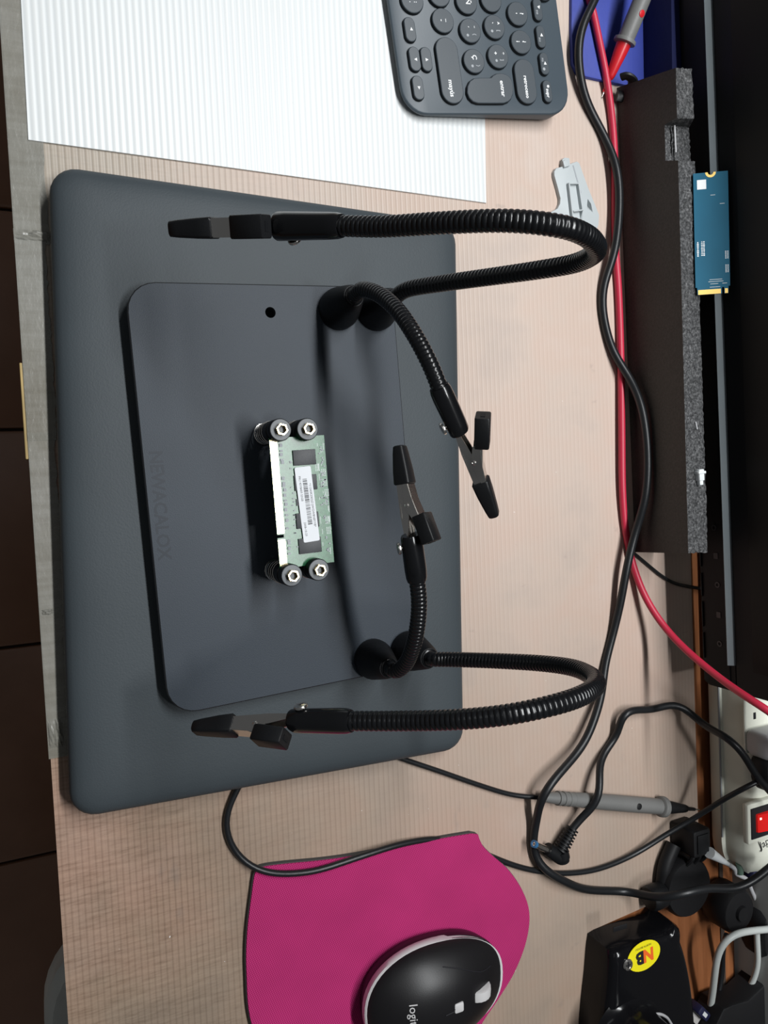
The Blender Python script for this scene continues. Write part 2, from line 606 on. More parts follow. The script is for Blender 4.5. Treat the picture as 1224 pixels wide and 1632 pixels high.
def rrect(w, h, r, n=5):
    r = max(min(r, w / 2 - 1e-6, h / 2 - 1e-6), 1e-6)
    o = []
    for cx, cy, a0 in ((w / 2 - r, h / 2 - r, 0), (-w / 2 + r, h / 2 - r, 90), (-w / 2 + r, -h / 2 + r, 180), (w / 2 - r, -h / 2 + r, 270)):
        for k in range(n + 1):
            a = math.radians(a0 + 90 * k / n)
            o.append((cx + r * math.cos(a), cy + r * math.sin(a)))
    return o


def circ(r, n=24, cx=0, cy=0, ry=None):
    return [(cx + r * math.cos(2 * math.pi * k / n), cy + (ry or r) * math.sin(2 * math.pi * k / n)) for k in range(n)]


def ccw(poly):
    a = sum(poly[i - 1][0] * poly[i][1] - poly[i][0] * poly[i - 1][1] for i in range(len(poly)))
    return list(poly) if a > 0 else list(poly)[::-1]


def offset(poly, d):
    """offset a counter-clockwise outline outwards by d"""
    n = len(poly)
    out = []
    for i in range(n):
        p0, p1, p2 = Vector(poly[i - 1]), Vector(poly[i]), Vector(poly[(i + 1) % n])
        a = (p1 - p0)
        b = (p2 - p1)
        if a.length < 1e-9 or b.length < 1e-9:
            out.append(tuple(p1))
            continue
        na = Vector((a.y, -a.x)).normalized()
        nb = Vector((b.y, -b.x)).normalized()
        k = (na + nb)
        if k.length < 1e-6:
            k = na
        k = k.normalized()
        q = p1 + k * (d / max(0.35, k.dot(na)))
        out.append((q.x, q.y))
    return out


def catmull(P, step):
    """smooth resample through 3-D points"""
    P = [Vector(p) for p in P]
    Q = [P[0] * 2 - P[1]] + P + [P[-1] * 2 - P[-2]]
    dense = []
    for i in range(1, len(Q) - 2):
        p0, p1, p2, p3 = Q[i - 1:i + 3]
        n = max(4, int((p2 - p1).length / step) * 2 + 2)
        for k in range(n):
            t = k / n
            dense.append(0.5 * ((2 * p1) + (p2 - p0) * t + (2 * p0 - 5 * p1 + 4 * p2 - p3) * t * t + (3 * p1 - p0 - 3 * p2 + p3) * t ** 3))
    dense.append(P[-1])
    out = [dense[0]]
    acc = 0
    for a, b in zip(dense, dense[1:]):
        seg = (b - a).length
        if seg < 1e-9:
            continue
        pos = step - acc
        while pos <= seg:
            out.append(a + (b - a) * (pos / seg))
            pos += step
        acc = (acc + seg) % step if step else 0
    if (out[-1] - P[-1]).length > step * .3:
        out.append(P[-1])
    return out


def smooth_pts(pts, it=8):
    pts = [Vector(p) for p in pts]
    for _ in range(it):
        q = pts[:]
        for i in range(1, len(pts) - 1):
            q[i] = (pts[i - 1] + pts[i] * 2 + pts[i + 1]) / 4
        pts = q
    return pts


def frame(o, ex, ey, ez=None):
    ex = Vector(ex).normalized()
    ey = Vector(ey)
    ey = (ey - ex * ex.dot(ey)).normalized()
    ez = ex.cross(ey)
    F = Matrix.Identity(4)
    for i, a in enumerate((ex, ey, ez)):
        for k in range(3):
            F[k][i] = a[k]
    F.translation = Vector(o)
    return F


_tc = {}


def text_geo(s, size, thick=0.00012, align='CENTER', bold=0.0):
    key = (s, size, thick, align, bold)
    if key in _tc:
        return _tc[key]
    cu = bpy.data.curves.new('t', 'FONT')
    cu.body = s
    cu.size = size
    cu.extrude = thick / 2
    cu.align_x = align
    cu.align_y = 'CENTER'
    cu.resolution_u = 2
    cu.offset = bold
    o = bpy.data.objects.new('t', cu)
    COL.objects.link(o)
    dg = bpy.context.evaluated_depsgraph_get()
    me = bpy.data.meshes.new_from_object(o.evaluated_get(dg))
    r = ([v.co.copy() for v in me.vertices], [list(p.vertices) for p in me.polygons])
    bpy.data.objects.remove(o)
    bpy.data.curves.remove(cu)
    bpy.data.meshes.remove(me)
    _tc[key] = r
    return r


def pxpoly(pts, z):
    return ccw([(at(x, y, z).x, at(x, y, z).y) for x, y in pts])


Z3 = Vector((0, 0, 1))

# ================================================================== SETTING
FZ = -0.74
b = MB()
b.box((0, 0.2, FZ - 0.03), (3.6, 3.4, 0.04))
floor = b.build('floor', M['grout'], smooth=False)
tag(floor, 'dark brown tiled floor below the table', kind='structure')
tm = MB()
tm.box((0, 0, 0), (0.298, 0.298, 0.012), bev=0.003)
t0 = None
ang = math.radians(1.5)
for i in range(-6, 6):
    for j in range(-5, 6):
        if t0 is None:
            t0 = tm.build('floor_tile', M['tile'], floor)
            o = t0
        else:
            o = t0.copy()
            COL.objects.link(o)
            o.parent = floor
        sh = 0.15 if j % 2 else 0.0
        x, y = 0.302 * i + 0.06 + sh * .9, 0.302 * j - 0.046
        o.location = (x * math.cos(ang) - y * math.sin(ang), x * math.sin(ang) + y * math.cos(ang), FZ - 0.006)
b = MB()
b.box((0, 1.9, 0.55), (3.6, 0.06, 2.6))
wl = b.build('wall_back', M['wall'], smooth=False)
tag(wl, 'plain pale wall beyond the work table', kind='structure')

# ================================================================== TABLE
YE = sum(at(x, y, 0).y for x, y in ((14, 200), (47, 700), (75, 1100), (98, 1500))) / 4      # front edge
YB = at(1178, 1540, 0).y                                                                     # rear edge
tb = thing('work_table', 'work table with a ribbed translucent sheet laid over an orange-brown board', 'table', (0, 0.25, FZ))
XL, XR = -0.75, 0.85
b = MB()
b.box(((XL + XR) / 2, (YE + YB) / 2 + .001, -0.0165), (XR - XL, YB - YE - .002, 0.025), bev=0.001)
b.build('board', M['board'], tb)
c1 = at(1105, 1290, 0)
c2 = at(1040, 1440, 0)
c3 = at(945, 1482, 0)
sy = at(1104, 1000, 0).y
poly = ccw([(XL, YE), (XR, YE), (XR, c3.y), (c3.x, c3.y), (c2.x, c2.y), (c1.x + .02, sy), (XL, sy)])
b = MB()
b.prism(poly, -0.004, 0.0)
b.build('ribbed_sheet', M['sheet'], tb, smooth=False)
# rear ledge: dark groove and an orange lip at the back of the board
b = MB()
gy = at(1158, 1540, 0).y
b.box(((XL + XR) / 2, gy, -0.0035), (XR - XL, 0.004, 0.0012))
b.build('rear_groove', M['grout'], tb)
# clear packing tape along the front edge, in lengths that overlap at wrinkled joins
xs = [at(10, 0, 0).x - .1, at(24, 374, 0).x, at(52, 690, 0).x, at(75, 1198, 0).x]
for k in range(3):
    b = MB()
    n = 40
    top, und = [], []
    wv = [random.uniform(-.0012, .0012) for _ in range(n + 1)]
    for i in range(n + 1):
        x = xs[k] + (xs[k + 1] + .004 - xs[k]) * i / n
        wdt = (0.016, 0.0135, 0.012)[k] + wv[i] * .5
        top.append((x, YE - .0006, 0.0003))
        und.append((x, YE + wdt, 0.0003))
    v = []
    f = []
    for i in range(n + 1):
        x = top[i][0]
        z = 0.0004 + .0002 * k % .0004
        v += [(x, YE - .0007, -0.012), (x, YE - .0007, z), (x, und[i][1], z), (x, und[i][1], z + .00015), (x, YE - .0009, z + .0002), (x, YE - .0009, -.012)]
    for i in range(n):
        for j in range(6):
            f.append([i * 6 + j, i * 6 + (j + 1) % 6, (i + 1) * 6 + (j + 1) % 6, (i + 1) * 6 + j])
    f += [[0, 1, 2, 3, 4, 5], [n * 6 + j for j in range(6)][::-1]]
    b.add(v, f)
    b.build('clear_tape', M['tape'], tb, smooth=False)
# wrinkled tape lumps at the joins
for (px, py, w_, l_) in ((90, 376, .018, .006), (89, 1168, .008, .016), (76, 975, .006, .003)):
    b = MB()
    c = at(px if px != 90 else 52, py, 0)
    n, mm = 9, 7
    v = []
    for i in range(n):
        for j in range(mm):
            u_, q = i / (n - 1) - .5, j / (mm - 1) - .5
            e = max(0, 1 - (2 * u_) ** 4) * max(0, 1 - (2 * q) ** 4)
            v.append((c.x + q * l_, c.y + u_ * w_, .0004 + e * random.uniform(.0002, .0022)))
    f = [[i * mm + j, i * mm + j + 1, (i + 1) * mm + j + 1, (i + 1) * mm + j] for i in range(n - 1) for j in range(mm - 1)]
    b.add(v, f)
    b.build('tape_wrinkle', M['tape'], tb, smooth=False)
# worn golden rim of the board showing under the tape
b = MB()
b.box(((at(38, 590, 0).x + at(48, 720, 0).x) / 2, YE - .0016, -.006), (.05, .0016, .012), bev=.0004)
b.build('worn_rim', M['grime'], tb)
for sx in (XL + .05, XR - .05):
    for sy_ in (YE + .06, YB - .05):
        b = MB()
        b.box((sx, sy_, (FZ - .029) / 2), (.05, .05, -FZ - .029), bev=.003)
        b.build('leg', M['board'], tb)

# partition behind the table
b = MB()
b.box((.05, YB + .012, -.13), (1.7, .02, .70), bev=.002)
single(b, 'partition_panel', M['panel'], 'plain grey panel standing along the rear edge of the table', 'panel')

# white ribbed sheet at the photo's top
ws = [(46, 222), (775, 323), (772, 180), (770, 0)]
pA, pB, pC = at(45, 223, .001), at(775, 323.5, .001), at(771, 60, .001)
pD = at(33, 0, .001)
dirC = (pC - pB).normalized()
dirD = (pD - pA).normalized()
poly = ccw([(pA.x, pA.y), (pB.x, pB.y), tuple((pB + dirC * .32).xy), tuple((pA + dirD * .25).xy)])
b = MB()
b.prism(poly, 0.0001, 0.0012, bev=.0002)
single(b, 'white_sheet', M['wsheet'], 'white ribbed plastic sheet lying flat on the table under the keyboard', 'sheet', smooth=False)

# ================================================================== LAPTOP
LX, LY, LYAW, LW, LD = -0.16611, 0.01631, -0.03001, 0.33688, 0.23665
LZ = 0.0205
F = Matrix.Translation((LX, LY, 0)) @ Matrix.Rotation(LYAW, 4, 'Z') @ Matrix.Translation((LW / 2, LD / 2, 0))
lt = thing('laptop', 'closed dark grey laptop with textured lid under the soldering holder', 'laptop', F @ Vector((0, 0, 0)))


def lring(ins, z, r):
    return [(x, y, z) for x, y in rrect(LW - 2 * ins, LD - 2 * ins, r, 6)]


b = MB()
b.loft([lring(.010, .0022, .010), lring(.004, .0032, .012), lring(.0012, .006, .0135), lring(.0008, .0098, .0135)], F=F)
b.build('base', M['lbase'], lt)
b = MB()
b.loft([lring(.0008, .0103, .0135), lring(0, .0112, .014), lring(.0003, .0135, .0138), lring(.0016, .0160, .0128), lring(.004, .0180, .0115),
        lring(.0075, .01925, .010), lring(.012, .0200, .008), lring(.018, .0204, .006), lring(.026, .0205, .004)], F=F)
b.build('lid', M['lid'], lt)
for sx in (-1, 1):
    for sy_ in (-1, 1):
        b = MB()
        b.lathe([(.006, 0), (.006, .0026)], 14, F @ Matrix.Translation((sx * (LW / 2 - .03), sy_ * (LD / 2 - .03), 0)))
        b.build('foot', M['rubber'], lt)

# ================================================================== STEEL BASE PLATE
PX, PY, PYAW, PW, PD = -0.10523, 0.04753, 0.04115, 0.22580, 0.15071
PZ = 0.031
F = Matrix.Translation((PX, PY, 0)) @ Matrix.Rotation(PYAW, 4, 'Z') @ Matrix.Translation((PW / 2, PD / 2, 0))
Finv = F.inverted()
pt = thing('base_plate', 'dark grey steel base plate with rounded corners lying on the laptop', 'base plate', F @ Vector((0, 0, LZ)))
hole = Finv @ at(431, 498, PZ)
hr = 0.0030
outer = rrect(PW, PD, .0155, 6)
nh = len(outer)
# rectangle split so that the hole is real: ring of quads from outline to hole via triangulated fill
bm = bmesh.new()


def edge_loop(pts, z):
    vs = [bm.verts.new((x, y, z)) for x, y in pts]
    return vs, [bm.edges.new((vs[i], vs[(i + 1) % len(vs)])) for i in range(len(vs))]


oi_ = offset(outer, -.0006)
hc = circ(hr, 18, hole.x, hole.y)
v1, e1 = edge_loop(oi_, PZ)
v2, e2 = edge_loop(hc, PZ)
bmesh.ops.triangle_fill(bm, use_beauty=True, edges=e1 + e2)
top_f = [f for f in bm.faces]
v3, e3 = edge_loop(outer, PZ - .0006)
v4, e4 = edge_loop(outer, PZ - .0034)
v5, e5 = edge_loop(hc, PZ - .0034)
sides = []
for a, c in ((v1, v3), (v3, v4), (v2, v5)):
    for i in range(len(a)):
        k = (i + 1) % len(a)
        sides.append(bm.faces.new((a[i], a[k], c[k], c[i])))
bmesh.ops.triangle_fill(bm, use_beauty=True, edges=e4 + e5)
bm.faces.index_update()
for f in sides:
    f.material_index = 1
bmesh.ops.recalc_face_normals(bm, faces=bm.faces)
me = bpy.data.meshes.new('plate')
bm.transform(Matrix.Translation(-ROOT[pt.name]) @ F)
bm.to_mesh(me)
bm.free()
me.materials.append(M['plate'])
me.materials.append(M['plateedge'])
po = bpy.data.objects.new('plate', me)
COL.objects.link(po)
po.parent = pt
ROOT[po.name] = ROOT[pt.name]
for sx in (-1, 1):
    for sy_ in (-1, 1):
        b = MB()
        b.lathe([(.007, LZ), (.0075, LZ + .002), (.0075, PZ - .0034)], 16, F @ Matrix.Translation((sx * (PW / 2 - .016), sy_ * (PD / 2 - .016), 0)))
        b.build('foot', M['rubber'], pt)
tv, tf = text_geo('NEWACALOX', .0098, .00012, bold=.0002)
a_, b_ = Finv @ at(247, 718, PZ), Finv @ at(262, 892, PZ)
mid = (a_ + b_) / 2
wid = max(p.x for p in tv) - min(p.x for p in tv)
sc = (b_ - a_).length / wid
bb = MB()
bb.add([Vector((p.x * sc, p.y * .95, p.z)) for p in tv], tf, F @ Matrix.Translation((mid.x, mid.y, PZ)) @ Matrix.Rotation(math.atan2((b_ - a_).y, (b_ - a_).x), 4, 'Z'))
bb.build('lettering', M['emboss'], pt, smooth=False)


# ================================================================== MAGNETIC FLEXIBLE ARMS
def clip_part(mb, F, kind):
    pass


def make_arm(label, base_px, neck, sleeve_end, tip, up_hint, screw_dir, lever):
    lx0, lz0, lx1, lz1 = lever
    bp = at(*base_px, PZ)
    root = thing('flexible_arm', label, 'clamp arm', bp, 'flexible clip arms standing on the steel plate')
    P = [at(*q) for q in neck]
    se = at(*sleeve_end)
    tp = at(*tip)
    b = MB()
    top = P[0]
    Fm = Matrix.Translation(bp)
    lean = (top - bp)
    prof = [(.0108, 0), (.0117, .0008), (.0117, .0045), (.0112, .0070), (.0098, .0125), (.0080, .0195), (.0066, .0245), (.0056, .0262), (.0040, .0264)]
    rings = []
    for r, z in prof:
        k = max(0, z - .003) / .0264
        cx, cy = lean.x * k * .6, lean.y * k * .6
        rings.append([(bp.x + cx + r * math.cos(2 * math.pi * j / 28), bp.y + cy + r * math.sin(2 * math.pi * j / 28), PZ + z) for j in range(28)])
    b.loft(rings)
    b.build('magnetic_base', M['magnet'], root)
    ctop = Vector((bp.x + lean.x * .53, bp.y + lean.y * .53, PZ + .024))
    path = [ctop, ctop + Vector((0, 0, .006))] + P[1:]
    fwd0 = (se - P[-1])
    path += [P[-1] + fwd0 * .25]
    pitch = .0022
    pts = smooth_pts(catmull(path, pitch / 5), 60)

    def rad(L):
        t = (L / pitch) % 1.0
        return .00425 - .00055 * (abs(2 * t - 1) ** 3)
    b = MB()
    b.sweep(pts, rad, 16)
    b.build('gooseneck', M['tube'], root)
    # collar ring where the neck leaves the base
    b = MB()
    b.lathe([(.0047, 0), (.0052, .0004), (.0052, .0012), (.0047, .0016)], 20, Matrix.Translation((ctop.x, ctop.y, PZ + .0256)))
    b.build('collar', M['tube'], root)
    # heat-shrink sleeve
    s0 = P[-1]
    sd = (se - s0).normalized()
    sl = (se - s0).length
    up = Vector(up_hint)
    up = (up - sd * up.dot(sd)).normalized()
    lat = sd.cross(up)
    Fs = frame(s0, sd, lat)          # x along, y lateral, z up
    rings = []
    for k, (x, ry, rz) in enumerate(((-.002, .0047, .0047), (.0, .0052, .0052), (.004, .0054, .0054), (.4 * sl, .0056, .0053), (.8 * sl, .0059, .0051), (sl - .001, .0060, .0049), (sl, .0055, .0045))):
        rings.append([(x, ry * math.copysign(abs(math.cos(a)) ** .85, math.cos(a)), rz * math.copysign(abs(math.sin(a)) ** .85, math.sin(a))) for a in [2 * math.pi * j / 24 for j in range(24)]])
    b = MB()
    b.loft(rings, F=Fs)
    b.build('sleeve', M['sleeve'], root)
    # thumb screw through the sleeve
    b = MB()
    scd = Vector(screw_dir)
    scd = (scd - sd * scd.dot(sd)).normalized()
    c = s0 + sd * (sl - .006)
    Fq = frame(c, sd, scd.cross(sd) if False else sd.cross(scd))
    Fq = frame(c, sd, scd) @ Matrix.Rotation(-math.pi / 2, 4, 'X')
    b.lathe([(.0012, .004), (.0012, .0062), (.0030, .0063), (.0032, .0068), (.0030, .0076), (.0018, .0080)], 16, Fq)
    b.build('screw', M['steel'], root)
    # ---- crocodile clip; x forward to the tip, z towards the free lever
    cd_ = (tp - se)
    L = cd_.length
    cd_.normalize()
    up = Vector(up_hint)
    up = (up - cd_ * up.dot(cd_)).normalized()
    Fc = frame(se, cd_, up.cross(cd_))
    k = L / .050
    W = .0040

    def bar(mb, pts, w, th):
        """flat strip through (x,z) points with half width w (list) and thickness th"""
        rings = []
        for i, (x, z) in enumerate(pts):
            hw = w[i] if isinstance(w, (list, tuple)) else w
            rings.append([(x * k, -hw, z - th / 2), (x * k, hw, z - th / 2), (x * k, hw, z + th / 2), (x * k, -hw, z + th / 2)])
        mb.loft(rings, F=Fc)
    # clip as a part with its pieces as sub-parts
    b = MB()
    bar(b, [(-.008, -.0005), (.004, -.001), (.010, -.0022), (.030, -.0022), (.048, -.0012)], [.0022, .0026, .0038, .0036, .0022], .0009)
    for sy_ in (-1, 1):               # side cheeks of the lower jaw
        rings = []
        for x, z0, z1 in ((.001, -.002, .0005), (.010, -.0026, .0020), (.018, -.0026, .0026), (.030, -.0026, .0006)):
            rings.append([(x * k, sy_ * .0037, z0), (x * k, sy_ * .0031, z0), (x * k, sy_ * .0031, z1), (x * k, sy_ * .0037, z1)])
        b.loft(rings, F=Fc)
    clip = b.build('clip', M['steel'], root, angle=30)
    b = MB()
    lev = [(.049, .0012), (.032, .0028), (.020, .0044), (lx0, lz0), (lx0 * .5 + lx1 * .5, lz0 * .5 + lz1 * .5), (lx1 + .001, lz1)]
    bar(b, lev, [.0022, .0036, .0038, .0036, .0032, .0030], .0010)
    for sy_ in (-1, 1):
        rings = []
        for x, z0, z1 in ((.008, .0040, .0078), (.015, .0008, .0060), (.021, .0006, .0046), (.030, .0012, .0032)):
            rings.append([(x * k, sy_ * .0041, z0), (x * k, sy_ * .0036, z0), (x * k, sy_ * .0036, z1), (x * k, sy_ * .0041, z1)])
        b.loft(rings, F=Fc)
    b.build('lever', M['steel'], clip, angle=30)
    b = MB()
    sp = [(.0165 * k + .0017 * math.cos(a), -.0026 + .0052 * i / 40, .0016 + .0017 * math.sin(a)) for i, a in enumerate([j * 2 * math.pi * 4 / 40 for j in range(41)])]
    b.sweep([Fc @ Vector(p) for p in sp], .0005, 6)
    b.build('spring', M['steel'], clip)
    for sy_ in (-1, 1):
        b = MB()
        b.lathe([(.0011, .0036), (.0011, .0044), (.0005, .0048)], 10, Fc @ Matrix.Translation((.0165 * k, 0, .0018)) @ Matrix.Rotation(-sy_ * math.pi / 2, 4, 'X'))
        b.build('rivet', M['steel'], clip)
    # tapered rubber tip cover
    b = MB()
    rings = []
    for x, hw, z0, z1 in ((.0285, .0042, -.0036, .0042), (.0292, .0046, -.0041, .0047), (.036, .0044, -.0039, .0043), (.046, .0038, -.0031, .0033), (.0500, .0034, -.0026, .0028), (.0506, .0029, -.0020, .0022)):
        rings.append([(x * k, y, (z0 + z1) / 2 + z) for y, z in rrect(2 * hw, z1 - z0, .0014, 3)])
    b.loft(rings, F=Fc)
    b.build('tip_cover', M['rubber'], clip)
    # rubber block on the free lever (slotted end)
    e1_ = Vector(((lx1 - lx0) * k, 0, lz1 - lz0))
    bl = e1_.length
    e1_.normalize()
    Fl = Fc @ frame((lx0 * k, 0, lz0), e1_, (0, 1, 0))
    b = MB()
    rings = []
    for x, s_ in ((0, .93), (.0005, 1), (bl - .0005, 1), (bl, .93)):
        rings.append([(x, y * s_, z * s_) for y, z in rrect(.0098, .0074, .0008, 2)])
    b.loft(rings, F=Fl)
    b.build('handle_cover', M['rubber'], clip)
    b = MB()
    b.box((bl + .00005, 0, 0), (.0003, .0042, .0022), F=Fl)
    b.build('handle_slot', M['magnet'], clip)
    return root


make_arm('black bendable clip arm arching over the top edge of the laptop', (598, 496),
         [(622, 474, .057), (650, 461, .074), (710, 451, .098), (790, 440, .128), (860, 430, .152), (915, 420, .171), (945, 406, .188), (950, 392, .199), (932, 374, .208), (890, 360, .211), (810, 352, .202), (710, 355, .183), (610, 361, .160), (538, 360, .143)],
         (441, 361, .118), (274, 365, .083), (0.30, -.1, 1), (.3, 0, -1), (.0165, .0058, .0005, .0088))
make_arm('black bendable clip arm ending in the clip nearest the table right of the laptop', (538, 494),
         [(562, 467, .057), (577, 461, .068), (604, 469, .082), (634, 495, .098), (662, 536, .110), (686, 582, .116), (702, 622, .117)],
         (733, 689, .113), (787, 820, .104), (.05, 1, .75), (-.3, -1, -.1), (.0105, .0078, -.0050, .0138))
make_arm('short black clip arm curving up towards the memory stick, clip above the plate', (593, 1049),
         [(616, 1064, .056), (629, 1071, .062), (645, 1060, .071), (657, 1035, .081), (665, 1000, .089), (668, 960, .094), (664, 920, .097)],
         (655, 852, .100), (637, 712, .096), (.15, .75, 1), (-.3, -1, -.2), (.0105, .0072, -.0055, .0108))
make_arm('black bendable clip arm arching over the lower edge of the laptop', (650, 1036),
         [(686, 1048, .057), (715, 1051, .068), (785, 1053, .092), (860, 1057, .120), (912, 1064, .143), (942, 1077, .163), (950, 1090, .178), (936, 1104, .190), (895, 1120, .196), (820, 1137, .190), (740, 1146, .177), (650, 1149, .158), (553, 1149, .139)],
         (466, 1149, .118), (312, 1160, .086), (.75, .05, 1), (-1, 0, .25), (.0170, .0054, .0020, .0080))

# ================================================================== MEMORY MODULE AND ITS FOUR POSTS
RZ = 0.058
ra, rb, rc_ = at(428, 697, RZ), at(446, 908, RZ), at(532, 893, RZ)
rex = (rb - ra).normalized()
RW, RD = .0676, .0300
rcen = (ra + rb) / 2
rey = Vector((-rex.y, rex.x, 0))
rcen = rcen + rey * (RD / 2)
F = frame(rcen, rex, rey)
rm = thing('memory_module', 'green laptop memory module with white barcode label held between four posts', 'memory module', rcen)
# board with edge notch at the contact side and side notches
nx = (F.inverted() @ at(444, 855, RZ)).x
pol = ccw([(-RW / 2, -RD / 2), (nx - .0008, -RD / 2), (nx - .0008, -RD / 2 + .0035), (nx + .0008, -RD / 2 + .0035), (nx + .0008, -RD / 2), (RW / 2, -RD / 2),
           (RW / 2, -RD / 2 + .005), (RW / 2 - .001, -RD / 2 + .006), (RW / 2, -RD / 2 + .007), (RW / 2, RD / 2), (-RW / 2, RD / 2), (-RW / 2, -RD / 2 + .007), (-RW / 2 + .001, -RD / 2 + .006), (-RW / 2, -RD / 2 + .005)])
b = MB()
b.prism(pol, -.0006, .0006, F=F)
b.build('circuit_board', M['pcb'], rm, smooth=False)
b = MB()
for side in (1, -1):
    x = -RW / 2 + .0012
    while x < RW / 2 - .0012:
        if abs(x - nx) > .0014:
            b.box((x, -RD / 2 + .0021, side * .00062), (.00045, .0040, .00006), F=F)
        x += .0006
b.build('contacts', M['goldf'], rm, smooth=False, kind='stuff')
Fi = F.inverted()
for (px, py, wx, wy) in ((484, 729, .0080, .0124), (486, 769, .0080, .0124), (489, 829, .0080, .0124), (493, 869, .0080, .0124)):
    c = Fi @ at(px, py, RZ)
    b = MB()
    b.box((c.x, c.y, .0011), (wx, wy, .0010), F=F, bev=.0002)
    b.build('memory_chip', M['chip'], rm)
b = MB()
b.box(((Fi @ at(470, 801, RZ)).x, -.002, .0009), (.0035, .0028, .0006), F=F)
b.build('eeprom_chip', M['chip'], rm, smooth=False)
b = MB()
x = -RW / 2 + .004
random.seed(3)
while x < RW / 2 - .003:                     # row of tiny resistors above the contacts
    if abs(x - nx) > .002 and random.random() > .18:
        b.box((x, -RD / 2 + .0058 + random.uniform(-.0003, .0003), .00085), (random.choice((.0009, .0016)), .0016, .0005), F=F)
    x += random.choice((.0013, .0019, .0028))
for _ in range(60):
    x, y = random.uniform(-RW / 2 + .006, RW / 2 - .006), random.choice((random.uniform(.0105, .0135), random.uniform(.0115, .014), random.uniform(-.0055, -.0045)))
    b.box((x, y, .0008), (.0006, .0010, .0004), F=F)
b.build('small_components', M['greyink'], rm, smooth=False, kind='stuff')
b = MB()
for px, py in ((493, 745), (503, 753), (505, 769), (508, 785), (509, 829), (511, 845)):
    c = Fi @ at(px + 12, py, RZ)
    for i in range(5):
        for j in range(3):
            b.box((c.x + (i - 2) * .0008, c.y + (j - 1) * .0009, .00068), (.0004, .0004, .0001), F=F)
for i in range(26):
    b.box((random.uniform(-RW / 2 + .003, RW / 2 - .003), random.uniform(.009, .0146), .00066), (random.uniform(.0003, .004), .00018, .00008), F=F)
b.build('solder_marks', M['whitep'], rm, smooth=False, kind='stuff')
la, lb = Fi @ at(482, 744, RZ + .0017), Fi @ at(497, 863, RZ + .0017)
lm = (la + lb) / 2
lang = math.atan2((lb - la).y, (lb - la).x)
ll = (lb - la).length
FL = F @ Matrix.Translation((lm.x, lm.y, .00172)) @ Matrix.Rotation(lang, 4, 'Z')
b = MB()
b.prism(rrect(ll, .0089, .0008, 3), 0, .0001, F=FL)
lab = b.build('label', M['label'], rm, smooth=False, label='white barcode label')
b = MB()
random.seed(11)
x = -ll / 2 + .0065
while x < ll / 2 - .009:
    wd = random.choice((.00015, .00025, .00038))
    b.box((x, .0003, .00012), (wd, .0024, .00004), F=FL)
    x += wd + random.choice((.0002, .0003, .0004))
b.build('barcode', M['ink'], lab, smooth=False)
b = MB()
for s_, x, y, sz in (('FRU 43Y8403 52GB', -.0085, -.0024, .0016), ('2008-10-23', .0128, -.0026, .0016), ('*11S43R2002Z1JWGW8N8YY8*', .0008, .0028, .0017)):
    v, f = text_geo(s_, sz, .00002)
    b.add(v, f, FL @ Matrix.Translation((x, y, .00013)))
b.build('print', M['ink'], lab, smooth=False)


def post(px, py, label):
    zt = .0645
    c = at(px, py, zt)
    r = thing('board_post', label, 'post', (c.x, c.y, PZ), 'sprung posts holding the memory module')
    T = Matrix.Translation((c.x, c.y, 0))
    b = MB()
    b.lathe([(.0040, PZ), (.0042, PZ + .0006), (.0042, PZ + .0042), (.0034, PZ + .005), (.0030, PZ + .005), (.0030, PZ + .02)], 24, T)
    b.build('foot_magnet', M['magnet'], r)
    b = MB()
    n = 5 * 16
    b.sweep([(c.x + .0057 * math.cos(2 * math.pi * i / 16), c.y + .0057 * math.sin(2 * math.pi * i / 16), PZ + .0010 + (.0182) * i / n) for i in range(n + 1)], .00036, 6)
    b.build('spring', M['steel'], r)
    b = MB()
    b.lathe([(.0052, .0500), (.0058, .0504), (.0058, .0568), (.0050, .0572), (.0036, .0573), (.0036, .0590), (.0052, .0591), (.0058, .0595), (.0058, .0640), (.0055, zt), (.0030, zt)], 32, T)
    b.build('spool', M['rubber'], r)
    b = MB()
    b.lathe([(.0034, zt - .0004), (.0055, zt - .0001), (.0053, zt + .0003), (.0034, zt + .0004)], 32, T)
    b.build('washer', M['washer'], r)
    b = MB()
    ho = [(.0031 * math.cos(math.pi / 3 * i + .3), .0031 * math.sin(math.pi / 3 * i + .3)) for i in range(6)]
    hi = [(.0023 * math.cos(math.pi / 3 * i + .3), .0023 * math.sin(math.pi / 3 * i + .3)) for i in range(6)]
    b.loft([[(x, y, zt) for x, y in ho], [(x, y, zt + .0034) for x, y in ho], [(x, y, zt + .0034) for x, y in hi], [(x, y, zt - .0008) for x, y in hi]], F=T)
    b.build('hex_nut', M['brass'], r, smooth=False)


post(447, 685, 'black post with brass nut at the contact side, upper end of the memory module')
post(490, 684, 'black post with brass nut at the chip side, upper end of the memory module')
post(465, 917, 'black post with brass nut at the contact side, lower end of the memory module')
post(508, 908, 'black post with brass nut at the chip side, lower end of the memory module')

# ================================================================== KEYBOARD
KZ = .0150
kL, kR = at(645, 182, .0075), at(911, 182, .0155)
key_ = (kR - kL).normalized()                   # away from the user
kex = Vector((key_.y, -key_.x, 0)).normalized()  # to the user's right
KD = (kR - kL).length
KW = .279
F = frame((kL + kR) / 2 - kex * (KW / 2), kex, key_)
Fi = F.inverted()
KN = (F.to_3x3() @ Vector((0, 0, 1)))
KO = (F @ Vector((0, 0, .0020)))
kb = thing('keyboard', 'dark grey wireless keyboard with round keys on the white sheet', 'keyboard', Vector((*(F @ Vector((0, 0, 0))).xy, .0012)))


def kring(ins, z, r=.016):
    return [(x, y, z) for x, y in rrect(KW - 2 * ins, KD - 2 * ins, r, 7)]


b = MB()
def kw(ins, z, lift=None):
    r = [F @ Vector(p) for p in kring(ins, z)]
    if lift is not None:
        for p in r:
            p.z = lift
    return r


